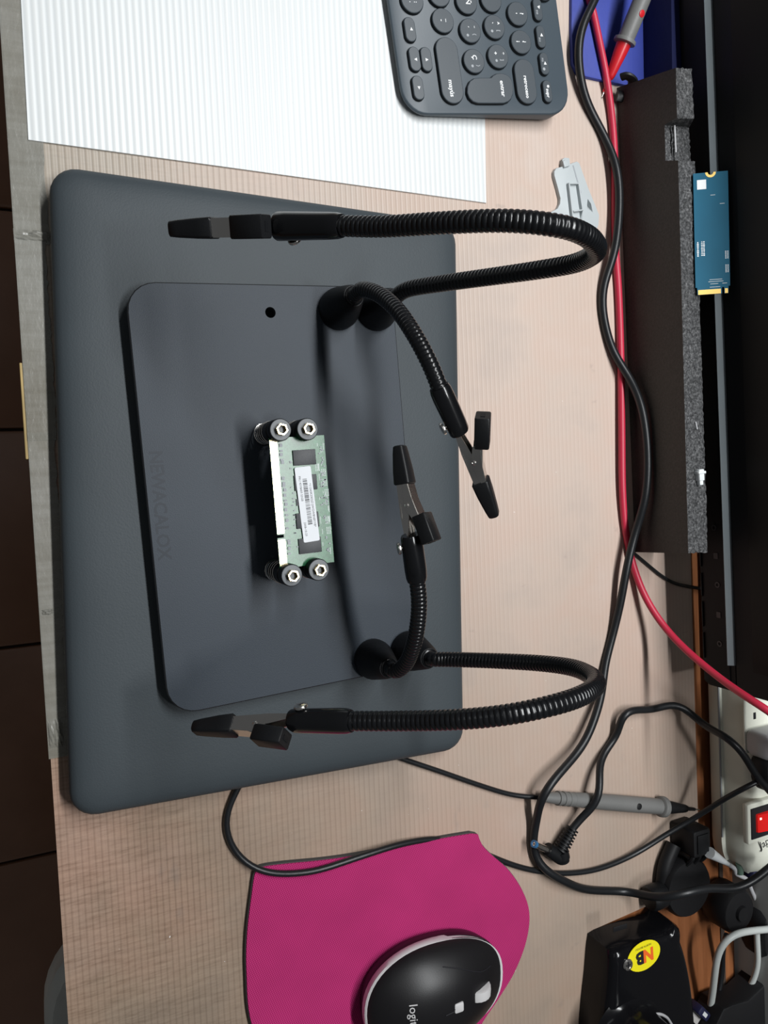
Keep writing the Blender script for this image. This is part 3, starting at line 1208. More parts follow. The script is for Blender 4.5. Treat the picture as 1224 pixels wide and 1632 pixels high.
b.loft([kw(.007, 0, .0026), kw(.003, 0, .0032), kw(.0004, 0, .0050), kw(0, -.0012), kw(.0004, -.0004), kw(.0010, 0)])
b.build('case', M['kb_body'], kb)
for sx in (-1, 1):
    b = MB()
    c = F @ Vector((sx * .12, 0, 0))
    b.box((c.x, c.y, .0020), (.012, .08, .0014))
    b.build('rubber_foot', M['rubber'], kb)


def key(poly, legends, ht=.0024):
    poly = ccw(poly)
    rings = [(offset(poly, 0), -.0004), (offset(poly, 0), ht * .55), (offset(poly, -.0003), ht * .88), (offset(poly, -.0007), ht), (offset(poly, -.0016), ht)]
    b = MB()
    n = len(poly)
    b.loft([[(x, y, z) for x, y in r] for r, z in rings[:3]], cap=False, F=F, mi=1)
    b.loft([[(x, y, z) for x, y in r] for r, z in rings[2:4]], cap=False, F=F, mi=0)
    r, z = rings[3]
    b.add([(x, y, z) for x, y in r], [list(range(n))], F, 0)
    o = b.build('key', [M['kb_key'], M['kb_side']], kb)
    for g in legends:
        s_, x, y, sz = g[:4]
        rot = g[4] if len(g) > 4 else 0
        grey = len(g) > 5
        bb = MB()
        if s_ == 'tri':
            bb.prism([(sz * math.cos(rot + a), sz * math.sin(rot + a)) for a in (0, 2.2, -2.2)], ht, ht + .00008, F=F @ Matrix.Translation((x, y, 0)))
        elif s_ == 'dot':
            bb.prism(circ(sz, 10), ht, ht + .00008, F=F @ Matrix.Translation((x, y, 0)))
        else:
            v, f = text_geo(s_, sz, .00010, bold=.00008)
            bb.add(v, f, F @ Matrix.Translation((x, y, ht + .00003)) @ Matrix.Rotation(rot, 4, 'Z'))
        bb.build('legend', M['greyink'] if grey else M['white'], o, smooth=False)
    return o


def kl(px, py):
    p = Fi @ onplane(px, py, KO, KN)
    return p.x, p.y


def rkey(px, py, leg):
    x, y = kl(px, py)
    key(circ(.0078, 28, x, y), [(g[0], x + g[1], y + g[2], g[3], *g[4:]) for g in leg])


q = .0036
rkey(705.9, 33, [('_', 0, .0032, q), ('-', 0, -.0012, q)])
rkey(743.5, 3, [('Ñ', 0.0, .0006, .0046)])
rkey(782.6, 0, [('P', -.002, 0, .0046)])
rkey(657, 1, [(':', .001, .002, q), ('.', .001, -.001, q)])
rkey(700, -9, [(';', 0, .001, q)])
rkey(749.5, 49, [('¨', -.0022, .0020, q), ('´', -.0022, -.0022, q), ('{', .0024, .0024, .003, 0, 1), ('dot', .0030, -.0025, .0009, 0, 1)])
rkey(788, 43, [('^', -.0022, .0024, q), ('`', -.0022, -.0022, q), ('[', .0024, .0024, .003, 0, 1), ('dot', .0028, -.0024, .0009, 0, 1)])
rkey(825, 22, [('?', 0, .0026, q), ("'", 0, -.0022, q)])
rkey(830.5, 67, [('¿', 0, .0026, q), ('¡', 0, -.0022, q)])
rkey(755.4, 97.5, [('Ç', -.0022, .0004, .0044), ('}', .0030, .0024, .003, 0, 1), ('dot', .0032, -.0018, .0009, 0, 1)])
rkey(793.8, 90, [('*', -.0018, .0030, q), ('+', -.0018, -.0020, q), (']', .0024, .0024, .003, 0, 1), ('dot', .0028, -.0018, .0009, 0, 1)])
rkey(866, -18, [])
rkey(818, -26, [('0', 0, 0, q)])
rkey(777, -47, [('O', 0, 0, q)])
rkey(737, -43, [('L', 0, 0, q)])


def pkey(px, py, wx, wy, leg, r=None):
    x, y = kl(px, py)
    key([(x + a, y + c) for a, c in rrect(wx, wy, r or min(wx, wy) / 2 - .0001, 8)], [(g[0], x + g[1], y + g[2], g[3], *g[4:]) for g in leg])


pk = (.0152, .0078)
pkey(653.5, 47, *pk, [('tri', 0, .0008, .0012, math.pi)])
pkey(661, 94, *pk, [('tri', .0004, .0006, .0012, -math.pi / 2)])
pkey(679.5, 94.5, *pk, [('tri', .0004, .0, .0012, math.pi / 2)])
pkey(666.5, 140, *pk, [('tri', 0, .0004, .0012, 0)])
fk = (.0148, .0070)
pkey(857, 15, *fk, [('tri', -.0014, .0008, .0013, 2.4), ('F10', .002, -.0012, .0018, 0, 1)])
pkey(862, 58.5, *fk, [('tri', -.0008, .0004, .0013, math.pi), ('F11', .0022, -.0016, .0018, 0, 1)])
pkey(867.5, 101.5, *fk, [('tri', 0, .0004, .0013, math.pi), ('dot', .0036, -.001, .0010, 0, 1), ('F12', -.0022, -.0014, .0016, 0, 1)])
pkey(872.6, 145.5, *fk, [('dot', -.003, .0006, .0009), ('supr', .0014, -.0002, .0032)])
pkey(716.5, 112.5, .0410, .0160, [('mayús', .0110, -.0008, .0042)])
pkey(837.6, 130, .0290, .0156, [('retroceso', .0036, -.0002, .0036)])
ep = [(543, 560), (545, 520), (560, 487), (585, 470), (620, 466), (660, 466), (688, 466), (700, 453), (722, 441), (748, 438), (778, 445), (803, 462), (820, 492), (826, 530), (824, 565), (812, 598), (795, 615), (768, 625), (720, 626), (660, 626), (610, 625), (580, 615), (556, 592)]
pp = [kl(600 + x / 3.778, y / 3.778) for x, y in ep]
tx, ty = kl(600 + 757 / 3.778, 535 / 3.778)
key(pp, [('entrar', tx, ty, .0040)])

# the rest of the rows, out of the photo's frame
pitch_ = kl(755.4, 97.5)[0] - kl(749.5, 49)[0]
for px, py, wx, wy in ((700, -9, .0156, .0156), (737, -43, .0156, .0156), (777, -47, .0156, .0156), (818, -26, .0156, .0156), (866, -18, .0148, .0078)):
    x, y = kl(px, py)
    x -= pitch_
    while x > -KW / 2 + .013:
        key([(x + a, y + c) for a, c in rrect(wx, wy, wy / 2 - .0001, 6)], [])
        x -= pitch_
x, y = kl(657, 1)
x -= pitch_ * 1.1
for wx in (.0156, .0156, .075, .0156, .0156, .0156, .0156):
    x -= max(0, wx - .0156) / 2
    if x - wx / 2 > -KW / 2 + .004:
        key([(x + a, y + c) for a, c in rrect(wx, .0150, .0074, 6)], [])
    x -= wx / 2 + .0012 + .0078

# ================================================================== MOUSE PAD AND MOUSE
pad = [(407, 1391), (418, 1383), (450, 1378), (520, 1371), (580, 1362), (650, 1348), (710, 1336), (752, 1329), (762, 1330), (768, 1346), (782, 1361), (810, 1386), (833, 1420), (844, 1456), (839, 1500), (821, 1548), (796, 1590), (768, 1632), (735, 1690), (690, 1740), (560, 1745), (440, 1725), (401, 1632), (393, 1550), (394, 1488), (401, 1428)]
pad = [tuple(p.xy) for p in catmull([Vector((x, y, 0)) for x, y in pad[8:] + pad[:8]], 9.0)] + [(762, 1330)]
pad = [q for i, q in enumerate(pad) if i == 0 or (Vector(q) - Vector(pad[i - 1])).length > 2]
po_ = pxpoly(pad, .0045)
b = MB()
b.prism(offset(po_, .0004), .0001, .0034)
root = thing('mouse_pad', 'magenta cloth mouse pad with rounded outline on the table', 'mouse pad', (*at(600, 1550, 0).xy, 0))
b.build('rubber_backing', M['padrub'], root, smooth=False)
b = MB()
b.prism(po_, .0034, .0045, bev=.0002)
b.build('cloth_top', M['pad'], root, smooth=False)

mz = .0045
yawm = math.radians(-2)
mc = Vector((.3275, .2125, 0))
mc.z = mz
Fm = Matrix.Translation(mc) @ Matrix.Rotation(yawm, 4, 'Z')   # local y = forwards
ms = thing('computer_mouse', 'black wireless mouse with pale grey rim on the magenta pad', 'mouse', mc)
ML, MW, MH = .098, .066, .034


def mouse_out(scale=1.0, n=56):
    o = []
    for k in range(n):
        a = 2 * math.pi * k / n
        c, s_ = math.cos(a), math.sin(a)
        e = 2.35 if s_ > 0 else 2.15
        x = math.copysign(abs(c) ** (2 / e), c) * MW / 2
        y = math.copysign(abs(s_) ** (2 / e), s_) * ML / 2
        x *= 1.0 - .05 * (y / (ML / 2)) - .04 * math.cos(math.pi * y / (ML / 2)) * 0
        o.append((x * scale, y * scale))
    return o


def mtop(x, y):
    """height of the back of the mouse"""
    t = y / (ML / 2)
    sp = MH * (1 - .10 * (t + .15) ** 2 - .34 * max(0, t) ** 2 - .10 * max(0, -t) ** 2)
    q = x / (MW / 2)
    return sp * (1 - .16 * q * q)


mo = mouse_out()


def rf(y, k):
    t = min(1, max(0, (y / (ML / 2) + .1) / .6))
    return k + (.985 - k) * t


b = MB()
b.loft([[(x * .90, y * .92, .0005) for x, y in mo], [(x * .97, y * .975, .003) for x, y in mo], [(x, y, .009) for x, y in mo], [(x, y, .0125) for x, y in mo]], F=Fm)
b.build('underside', M['mouse'], ms)
b = MB()
b.loft([[(x * .998, y * .998, .0100) for x, y in mo], [(x * rf(y, 1.012), y * rf(y, 1.01), .0106) for x, y in mo], [(x * rf(y, 1.018), y * rf(y, 1.016), .0150) for x, y in mo], [(x * .998, y * .998, .0160) for x, y in mo]], F=Fm)
b.build('rim_band', M['mgrey'], ms, label='pale grey rim band')
rings = []
for s_, dz in ((1.0, None), (.985, None), (.95, None), (.90, None), (.83, None), (.74, None), (.62, None), (.48, None), (.32, None), (.16, None), (.03, None)):
    ring = []
    for x, y in mo:
        X, Y = x * s_, y * s_
        full = mtop(X, Y)
        e = (1 - s_ ** 3.2) ** .62
        ring.append((X, Y, .0150 + max(0, full - .0150) * e))
    rings.append(ring)
b = MB()
b.loft(rings, F=Fm)
b.build('shell', M['mouse'], ms, angle=80)


def msurf(x, y):
    # height on the shell at (x, y)
    best = None
    a = math.atan2(y / (ML / 2), x / (MW / 2))
    q = ((abs(x) / (MW / 2)) ** 2.3 + (abs(y) / (ML / 2)) ** 2.3) ** (1 / 2.3)
    e = max(0, 1 - q ** 3.2) ** .62
    return .0150 + max(0, mtop(x, y) - .0150) * e


lw = Fm.inverted() @ at(769, 1578, mz + .031)
b = MB()
n = 40
wr = .0095
rings = []
for y, r in ((-.0034, wr - .0012), (-.0028, wr - .0002), (0, wr), (.0028, wr - .0002), (.0034, wr - .0012)):
    rings.append([(y, r * (1 + (.02 if j % 2 else 0)) * math.cos(2 * math.pi * j / n), r * (1 + (.02 if j % 2 else 0)) * math.sin(2 * math.pi * j / n)) for j in range(n)])
wy = lw.y
b.loft(rings, F=Fm @ Matrix.Translation((0, wy, msurf(0, wy) - wr + .0034)))
b.build('scroll_wheel', M['mgrey'], ms)
b = MB()
by = wy - .0185
b.box((0, by, msurf(0, by) - .0004), (.0062, .0066, .0024), F=Fm, bev=.0010)
b.build('mode_button', M['mgrey'], ms)
# seams beside the main buttons
for pts in ([(-.024, -.002), (-.021, .008), (-.0165, .018), (-.0125, .027), (-.011, .036)], [(.002, -.004), (.001, .006), (0, by - .004)]):
    b = MB()
    P = [Fm @ Vector((x, y, msurf(x, y) + .0001)) for x, y in pts]
    b.sweep(catmull(P, .001), .00035, 6)
    b.build('seam', M['ink'], ms)
b = MB()
v, f = text_geo('logitech', .0072, .0001)
ly0 = (Fm.inverted() @ at(662, 1625, mz + .034))
for p in v:
    b.v.append(Fm @ Vector((p.x + .002, ly0.y + p.y, msurf(p.x + .002, ly0.y + p.y) + .0002 + p.z)))
b.f = [list(x) for x in f]
b.mi = [0] * len(b.f)
b.build('lettering', M['mgrey'], ms, smooth=False)

# ================================================================== MONITOR
mA, mB = at(1125.5, 0, .055), at(1160, 980, .055)       # lower edge of the grey strip
mdir = (mB - mA).normalized()
FMn = frame(mB, mdir, Vector((-mdir.y, mdir.x, 0)))      # x along the chin, y away, z up
mnor = Vector((-mdir.y, mdir.x, 0))
FMi = FMn.inverted()


def mpl(px, py):
    return FMi @ onplane(px, py, mB, mnor)


def mon_y(x):
    """y of the monitor's front plane at world x"""
    return mB.y + (x - mB.x) * mdir.y / mdir.x


mxr = mpl(1128, 1092).x
mxl = mxr - .54
zb = (mpl(1112, 950).z + mpl(1114, 1000).z) / 2
zs0, zs1 = 0.0, (mpl(1150.5, 500).z)
zs1 = max(.003, min(zs1, .007))
cxm = (mxl + mxr) / 2
mon = thing('monitor', 'black monitor standing behind the foam block with a grey strip along its chin', 'monitor', Vector((*(FMn @ Vector((cxm, .04, 0))).xy, 0)))
b = MB()
prof = [(.030, zb + .004), (.030, zb - .0006), (.008, zb - .0006), (.003, zb + .0004), (.0006, zb + .003), (0, zb + .007), (0, zs0 - .0002)]
rings = []
for x in (mxl, mxl + .003, mxr - .003, mxr):
    k = .002 if x in (mxl, mxr) else 0
    rings.append([(x, a + (k if a < .01 else -k), c + (k if c < zb + .004 else 0)) for a, c in prof] + [(x, .030 - k, zs0 - .0002)])
b.loft(rings, F=FMn)
b.build('chin', M['monitor'], mon)
b = MB()
sxr = mpl(1170, 1061).x
b.loft([[(x, y, z) for y, z in ((.008, zs0), (-.0024, zs0 + .0002), (-.0028, zs0 + .0008), (.0002, zs1), (.008, zs1))] for x in (mxl + .006, sxr)], F=FMn)
b.build('chin_strip', M['strip'], mon, label='grey plastic strip')
b = MB()
b.box((cxm, .0155, zs1 + .165), (mxr - mxl, .030, .33), F=FMn, bev=.002)
b.box((cxm, .020, zs1 / 2), (mxr - mxl, .018, zs1 + .004), F=FMn)
b.box(((sxr + mxr) / 2, .010, zs1 / 2), (mxr - sxr, .0186, zs1 + .0006), F=FMn)
b.build('frame', M['monitor'], mon)
b = MB()
b.box((cxm, .0003, zs1 + .168), (mxr - mxl - .036, .0008, .305), F=FMn)
b.build('screen', M['screen'], mon)
for px, py, kd in ((1138, 841, 0), (1141, 886, 1), (1143.5, 932, 0), (1145.5, 980, 1), (1147, 1026, 0)):
    c = mpl(px, py)
    b = MB()
    Fq = FMn @ frame((c.x, -.0001, c.z), (1, 0, 0), (0, 0, 1))
    if kd:
        b.loft([[(x, y, 0) for x, y in rrect(.0042, .0036, .0004, 2)], [(x, y, .0002) for x, y in rrect(.0042, .0036, .0004, 2)]], F=Fq)
    else:
        o = circ(.0021, 16)
        i_ = circ(.0012, 16)
        b.loft([[(x, y, 0) for x, y in o], [(x, y, .0002) for x, y in o], [(x, y, .0002) for x, y in i_], [(x, y, 0) for x, y in i_]], cap=False, F=Fq)
    b.build('button_icon', M['icon'], mon, smooth=False)
for y0, y1 in ((862, 905), (912, 952), (957, 1000), (1006, 1050)):
    a, c = mpl(1120, y0), mpl(1124, y1)
    b = MB()
    b.box(((a.x + c.x) / 2, .0012, zb + .0042), (abs(c.x - a.x) * .94, .004, .0014), F=FMn, bev=.0006)
    b.build('chin_button', M['strip'] if False else M['gloss'], mon)
zt_ = -(FMn @ Vector((0, 0, 0))).z
b = MB()
b.box((cxm, .041, zt_ + .11), (.06, .016, .212), F=FMn, bev=.004)
b.build('stand_neck', M['monitor'], mon)
b = MB()
b.box((cxm, .045, zt_ + .0042), (.20, .05, .008), F=FMn, bev=.003)
b.build('stand_foot', M['monitor'], mon)

# ================================================================== FOAM BLOCK (stands on edge in front of the monitor)
FH = .056
fa, fb = at(983, 140, 0), at(1012, 880, 0)           # foot of the front face
ta, tbb = at(1077, 108, FH), at(1097, 882, FH)       # top front edge
tc_, td_ = at(1104, 110, FH), at(1129, 880, FH)      # top rear edge
ra_, rb2 = Vector((fa.x, fa.y + .019, 0)), Vector((fb.x, fb.y + .019, 0))
tc_.y = min(tc_.y, mon_y(tc_.x) - .001)
td_.y = min(td_.y, mon_y(td_.x) - .001)
ra_.y = min(ra_.y, mon_y(ra_.x) - .002)
rb2.y = min(rb2.y, mon_y(rb2.x) - .002)
fo = thing('foam_block', 'long black foam block standing on edge in front of the monitor', 'foam', (fa + fb) / 2)
nL, nW, nH = 150, 8, 14
n0, n1 = at(1090, 192, FH), at(1092, 256, FH)
L0 = (n0.x - ta.x) / (tbb.x - ta.x)
L1 = (n1.x - ta.x) / (tbb.x - ta.x)
random.seed(5)


def lerp(a, c, t):
    return a + (c - a) * t


def fpt(s_, wq, hq):
    """s along, w front->rear, h bottom->top"""
    hmax = 1.0
    if L0 < s_ < L1:                                    # cut-out in the rear half of the top
        hmax = 1.0 if wq < .02 else .80
    front = lerp(lerp(fa, fb, s_), lerp(ta, tbb, s_), hq * hmax)
    rear = lerp(lerp(ra_, rb2, s_), lerp(tc_, td_, s_), hq * hmax)
    return lerp(front, rear, wq)


jit = lambda a: Vector((random.uniform(-a, a), random.uniform(-a, a), random.uniform(-a, a)))
b = MB()
sv = [i / nL for i in range(nL + 1)]
fr = [[fpt(s_, 0, h / nH) for h in range(nH + 1)] for s_ in sv]
# notch: lower the top edge of the front face as well
for i, s_ in enumerate(sv):
    if L0 < s_ < L1:
        for h in range(nH + 1):
            fr[i][h] = lerp(lerp(fa, fb, s_), lerp(ta, tbb, s_), h / nH * .80)
topv = []
for i, s_ in enumerate(sv):
    row = []
    for k in range(nW + 1):
        q = k / nW
        hm = .80 if L0 < s_ < L1 else 1.0
        f_ = lerp(lerp(fa, fb, s_), lerp(ta, tbb, s_), hm)
        r_ = lerp(lerp(ra_, rb2, s_), lerp(tc_, td_, s_), hm)
        if hm < 1:
            r_ = r_ + Vector((0, .007, 0))
        p = lerp(f_, r_, q)
        if 0 < k < nW:
            p = p + jit(.0005)
        elif k == nW:
            p = p + Vector((0, random.uniform(-.0008, 0), random.uniform(-.0005, .0002)))
        row.append(p)
    topv.append(row)
for i in range(nL + 1):
    fr[i][nH] = topv[i][0]
rr = [[lerp(lerp(ra_, rb2, s_), topv[i][nW], h / 4) for h in range(5)] for i, s_ in enumerate(sv)]


def grid(mb, G, mi):
    n, m_ = len(G), len(G[0])
    mb.add([p for r in G for p in r], [[i * m_ + j, i * m_ + j + 1, (i + 1) * m_ + j + 1, (i + 1) * m_ + j] for i in range(n - 1) for j in range(m_ - 1)], None, mi)


grid(b, fr, 0)
grid(b, topv, 1)
grid(b, rr, 0)
for i in (0, nL):
    b.add(fr[i] + topv[i][1:] + rr[i][::-1][1:], [list(range(len(fr[i]) + nW + 4))], None, 0)
b.build('block', [M['foam'], M['foamcut']], fo, smooth=False)
# ragged flap of the lower layer inside the cut-out
b = MB()
f0 = lerp(lerp(fa, fb, (L0 + L1) / 2), lerp(ta, tbb, (L0 + L1) / 2), .80)
b.box((f0.x, f0.y + .010, f0.z + .0004), ((n1.x - n0.x) * .9, .006, .0020), bev=.0008)
b.build('torn_layer', M['foamcut'], fo)

# metal pin bridging the cut-out, staple, white connector: small things pushed into the foam
a, c = at(1075, 200, FH * .86), at(1077, 243, FH * .86)
b = MB()
b.sweep([a, lerp(a, c, .5), c], .0006, 8)
single(b, 'metal_pin', M['greyp'], 'thin steel pin lying in the cut-out of the black foam', 'pin')
a, c = at(1108.5, 672, FH + .0006), at(1111, 684, FH + .0006)
b = MB()
b.sweep([a, lerp(a, c, .5), c], .0005, 8)
single(b, 'staple', M['greyp'], 'tiny steel staple stuck in the top of the black foam', 'staple')
wc = thing('plug_connector', 'tiny white plastic connector lying on top of the black foam', 'connector', at(1110, 755, FH))
c0 = at(1111, 756, FH)
Fq = frame(c0, (1, .04, 0), (0, 1, 0))
b = MB()
b.box((.0005, 0, .0022), (.0078, .0044, .0042), F=Fq, bev=.0005)
b.build('housing', M['whitep'], wc)
b = MB()
b.box((-.0012, 0, .0026), (.0018, .0066, .0046), F=Fq, bev=.0004)
b.build('flange', M['whitep'], wc)
b = MB()
b.box((.0056, 0, .0022), (.0034, .0030, .0030), F=Fq, bev=.0004)
b.build('nose', M['whitep'], wc)

# ================================================================== SSD
sa, sb_ = at(1104.5, 281, FH + .0012), at(1108.5, 467, FH + .0012)

sc_ = onplane(1160, 267.5, mB - mnor * .0015, mnor)
ex = (sb_ - sa).normalized()
ey = ((sc_ - sa) - ex * ex.dot(sc_ - sa)).normalized()
SLn, SWd = .080, .022
cen = (sa + sb_) / 2 + ey * (SWd / 2)
F = frame(cen, ex, ey)
sd = thing('ssd_card', 'narrow blue solid state drive card with gold contacts leaning on the monitor chin', 'drive', F @ Vector((0, -SWd / 2, 0)))
sk = (sb_ - sa).length / SLn
hn = 8
pol = [(-SLn / 2, -SWd / 2), (SLn / 2 - .0048, -SWd / 2), (SLn / 2 - .0048, -SWd / 2 + .001), (SLn / 2, -SWd / 2 + .0012), (SLn / 2, .0058), (SLn / 2 - .0042, .0058), (SLn / 2 - .0042, .0072), (SLn / 2, .0072), (SLn / 2, SWd / 2 - .0012), (SLn / 2 - .0048, SWd / 2 - .001), (SLn / 2 - .0048, SWd / 2), (-SLn / 2, SWd / 2)]
pol += [(-SLn / 2 + .0018 * math.sin(math.pi * i / hn), .0018 * math.cos(math.pi * i / hn)) for i in range(hn + 1)]
b = MB()
b.prism(ccw(pol), -.0004, .0004, F=F)
b.build('circuit_board', M['pcb_blue'], sd, smooth=False)
b = MB()
oo = [(-SLn / 2 + .0034 * math.sin(math.pi * i / 12), .0034 * math.cos(math.pi * i / 12)) for i in range(13)]
ii = [(-SLn / 2 + .0018 * math.sin(math.pi * i / 12), .0018 * math.cos(math.pi * i / 12)) for i in range(13)]
b.prism(ccw(oo + ii[::-1]), .0004, .0005, F=F)
b.build('ground_ring', M['gold'], sd, smooth=False)
b = MB()
x0 = SLn / 2 - .0016
y = -SWd / 2 + .0018
while y < SWd / 2 - .0014:
    if not (.0053 < y < .0077):
        b.box((x0, y, .00045), (.0031, .00046, .0001), F=F)
    y += .0005
b.build('contacts', M['gold'], sd, smooth=False, kind='stuff')
b = MB()
b.box((-SLn / 2 + .0076, -SWd / 2 + .0052, .00045), (.0062, .0058, .0001), F=F)
b.build('white_square', M['white'], sd, smooth=False)
b = MB()
random.seed(21)
for i in range(9):
    b.box((.0055 + i * .0011, -SWd / 2 + .0020, .00043), (.0007, random.uniform(.0006, .0014), .00006), F=F)
for i in range(9):
    for r_ in range(2):
        b.box((.0052 + i * .0011, -SWd / 2 + .0046 + r_ * .0013, .00043), (random.uniform(.0005, .0009), random.uniform(.0006, .0011), .00006), F=F)
for s0, n_ in ((.0125, 6), (.0215, 6)):
    for i in range(n_):
        for r_ in range(2):
            b.box((s0 + i * .0009, SWd / 2 - .0024 + r_ * .0013, .00043), (.0005, .0008, .00006), F=F)
b.build('print', M['white'], sd, smooth=False)
b = MB()
for i, (x, y, wy_) in enumerate(((.0305, .0020, .0080), (.0318, .0020, .0095), (.0333, .0010, .0050), (.0333, .0076, .0030), (.0354, .0014, .0066), (-.0250, .0012, .0030), (-.0190, .0070, .0030))):
    b.box((x, y, .00043), (.0004, wy_, .00006), F=F)
b.build('traces', M['bracket'], sd, smooth=False)

# ================================================================== BLUE TRAY
bz = .003
bpoly = pxpoly([(912, -60), (911, 40), (913, 100), (920, 115), (935, 122), (985, 133), (1027, 141), (1024, -60)], bz)
bt = thing('blue_tray', 'blue plastic tray with upright rear wall under the red probe', 'tray', (*at(975, 60, 0).xy, 0))
b = MB()
b.prism(bpoly, .0001, bz, bev=.0006)
b.build('tray_bottom', M['blue'], bt)
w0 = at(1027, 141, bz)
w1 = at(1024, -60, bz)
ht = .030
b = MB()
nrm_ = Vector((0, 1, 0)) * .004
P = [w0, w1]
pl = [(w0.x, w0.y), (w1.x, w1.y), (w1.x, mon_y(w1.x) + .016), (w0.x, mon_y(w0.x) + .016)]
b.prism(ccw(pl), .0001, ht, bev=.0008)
b.build('rear_wall', M['blueshade'], bt, label='blue rear wall with shade painted in')

# black curled tie next to the foam end
b = MB()
P = [at(983, 152, .004), at(992, 154, .005), at(1001, 148, .008), at(1008, 138, .012), at(1008, 127, .015), at(999, 121, .015), at(990, 123, .012)]
P2 = catmull(P, .001)
b.sweep(P2, .0042, 10, flat=.5)
single(b, 'cable_tie', M['rubber'], 'black curled hook-and-loop tie between the blue tray and the foam block', 'tie')


# ================================================================== CABLES
def cable(name, pts, r, mat, label, cat='cable', step=.004, it=6):
    P = []
    for q in pts:
        if len(q) == 4:
            P.append(aty(q[0], q[1], q[3]))
        else:
            P.append(at(q[0], q[1], q[2]))
    b = MB()
    b.sweep(smooth_pts(catmull(P, step), it), r, 12)
    return single(b, name, M[mat], label, cat)


r1 = .0029
cable('power_cable', [(960, -30, .0135), (948, 0, .0130), (926, 48, .0105), (922, 100, .008), (934, 160, .004), (962, 215, .003), (983, 268, .0084), (987, 330, .0090), (980, 400, .0086), (962, 455, .004), (961, 500, .003), (976, 558, .004), (1003, 602, .010), (1023, 650, .0195), (1032, 720, .0225), (1029, 790, .0205), (1012, 850, .012), (999, 905, .0105), (989, 960, .007), (977, 1010, .003), (964, 1060, .003), (959, 1105, .006), (946, 1150, .010), (926, 1192, .011), (880, 1246, .0155), (862, 1275, .0150), (855, 1308, .006), (849, 1340, .004), (853, 1368, .0032), (868, 1386, .0075), (898, 1404, .008), (935, 1418, .003), (1000, 1421, .004), (1050, 1431, .028), (1090, 1424, .040), (1130, 1415, .042), (1170, 1417, .046), (1200, 1404, .050), (1235, 1376, .055)],
      r1, 'cable', 'thick black power cable winding from the blue tray down past the grey probe')
cable('red_lead', [(930, -30, .006), (943, 10, .0058), (955, 66, .0058), (966, 120, .0055), (972, 160, .003), (978, 220, .0026), (980, 280, .0026), (980, 340, .0026), (981, 400, .0026), (985, 450, .0026), (988, 520, .0026), (990, 600, .0035), (991, 700, .004), (992, 780, .004), (997, 845, .003), (1010, 905, .004), (1031, 957, .010), (1062, 1003, .022), (1100, 1042, .042), (1150, 1083, .068), (1190, 1111, .090), (1240, 1144, .108), (1290, 1190, .105), (1340, 1260, .080), (1370, 1330, .050), (1385, 1400, .047)],
      .0026, 'redcable', 'red test lead running along the foam block and over the monitor corner')
cable('adapter_cable', [(912, 1321, .0085), (925, 1304, .0095), (945, 1287, .014), (955, 1270, .0165), (956, 1240, .013), (955, 1216, .006), (969, 1190, .003), (985, 1170, .004), (989, 1145, .009), (1003, 1132, .010), (1040, 1131, .006), (1070, 1122, .008), (1090, 1127, .011), (1110, 1146, .018), (1132, 1162, .030), (1160, 1176, .047), (1186, 1203, .052), (1205, 1236, .054), (1240, 1275, .058)],
      .0027, 'cable', 'black charger cable ending in the angled plug and crossing the beige power strip')
cable('usb_cable', [(392, 1230, .003), (378, 1259, .0025), (363, 1287, .0024), (359, 1316, .0024), (369, 1350, .0024), (394, 1378, .0035), (412, 1387, .0066), (440, 1393, .0068), (500, 1389, .0068), (560, 1370, .0068), (600, 1357, .0064), (640, 1345, .0050), (690, 1337, .0022), (730, 1342, .0018), (785, 1366, .0018), (835, 1384, .0020), (890, 1392, .0022), (950, 1386, .0024), (1010, 1362, .004), (1060, 1331, .010), (1110, 1302, .020), (1150, 1276, .034), (1190, 1254, .050), (1240, 1230, .054)],
      .0019, 'cable', 'thin black cable looping from under the laptop over the corner of the magenta pad')
cable('probe_lead', [(590, 1190, .0030), (640, 1209, .0022), (700, 1229, .0018), (760, 1250, .0018), (815, 1267, .002), (845, 1270, .0045), (864, 1271, .0060)],
      .0017, 'cable', 'thin black lead running from under the laptop to the grey probe')
cable('thin_wire', [(1005, 878, .0014), (1024, 893, .0014), (1050, 915, .0014), (1074, 930, .0014), (1105, 936, .0014), (1130, 940, .0014)],
      .0013, 'cable', 'thin black wire leading from the foam end to under the monitor')

# ================================================================== PROBES


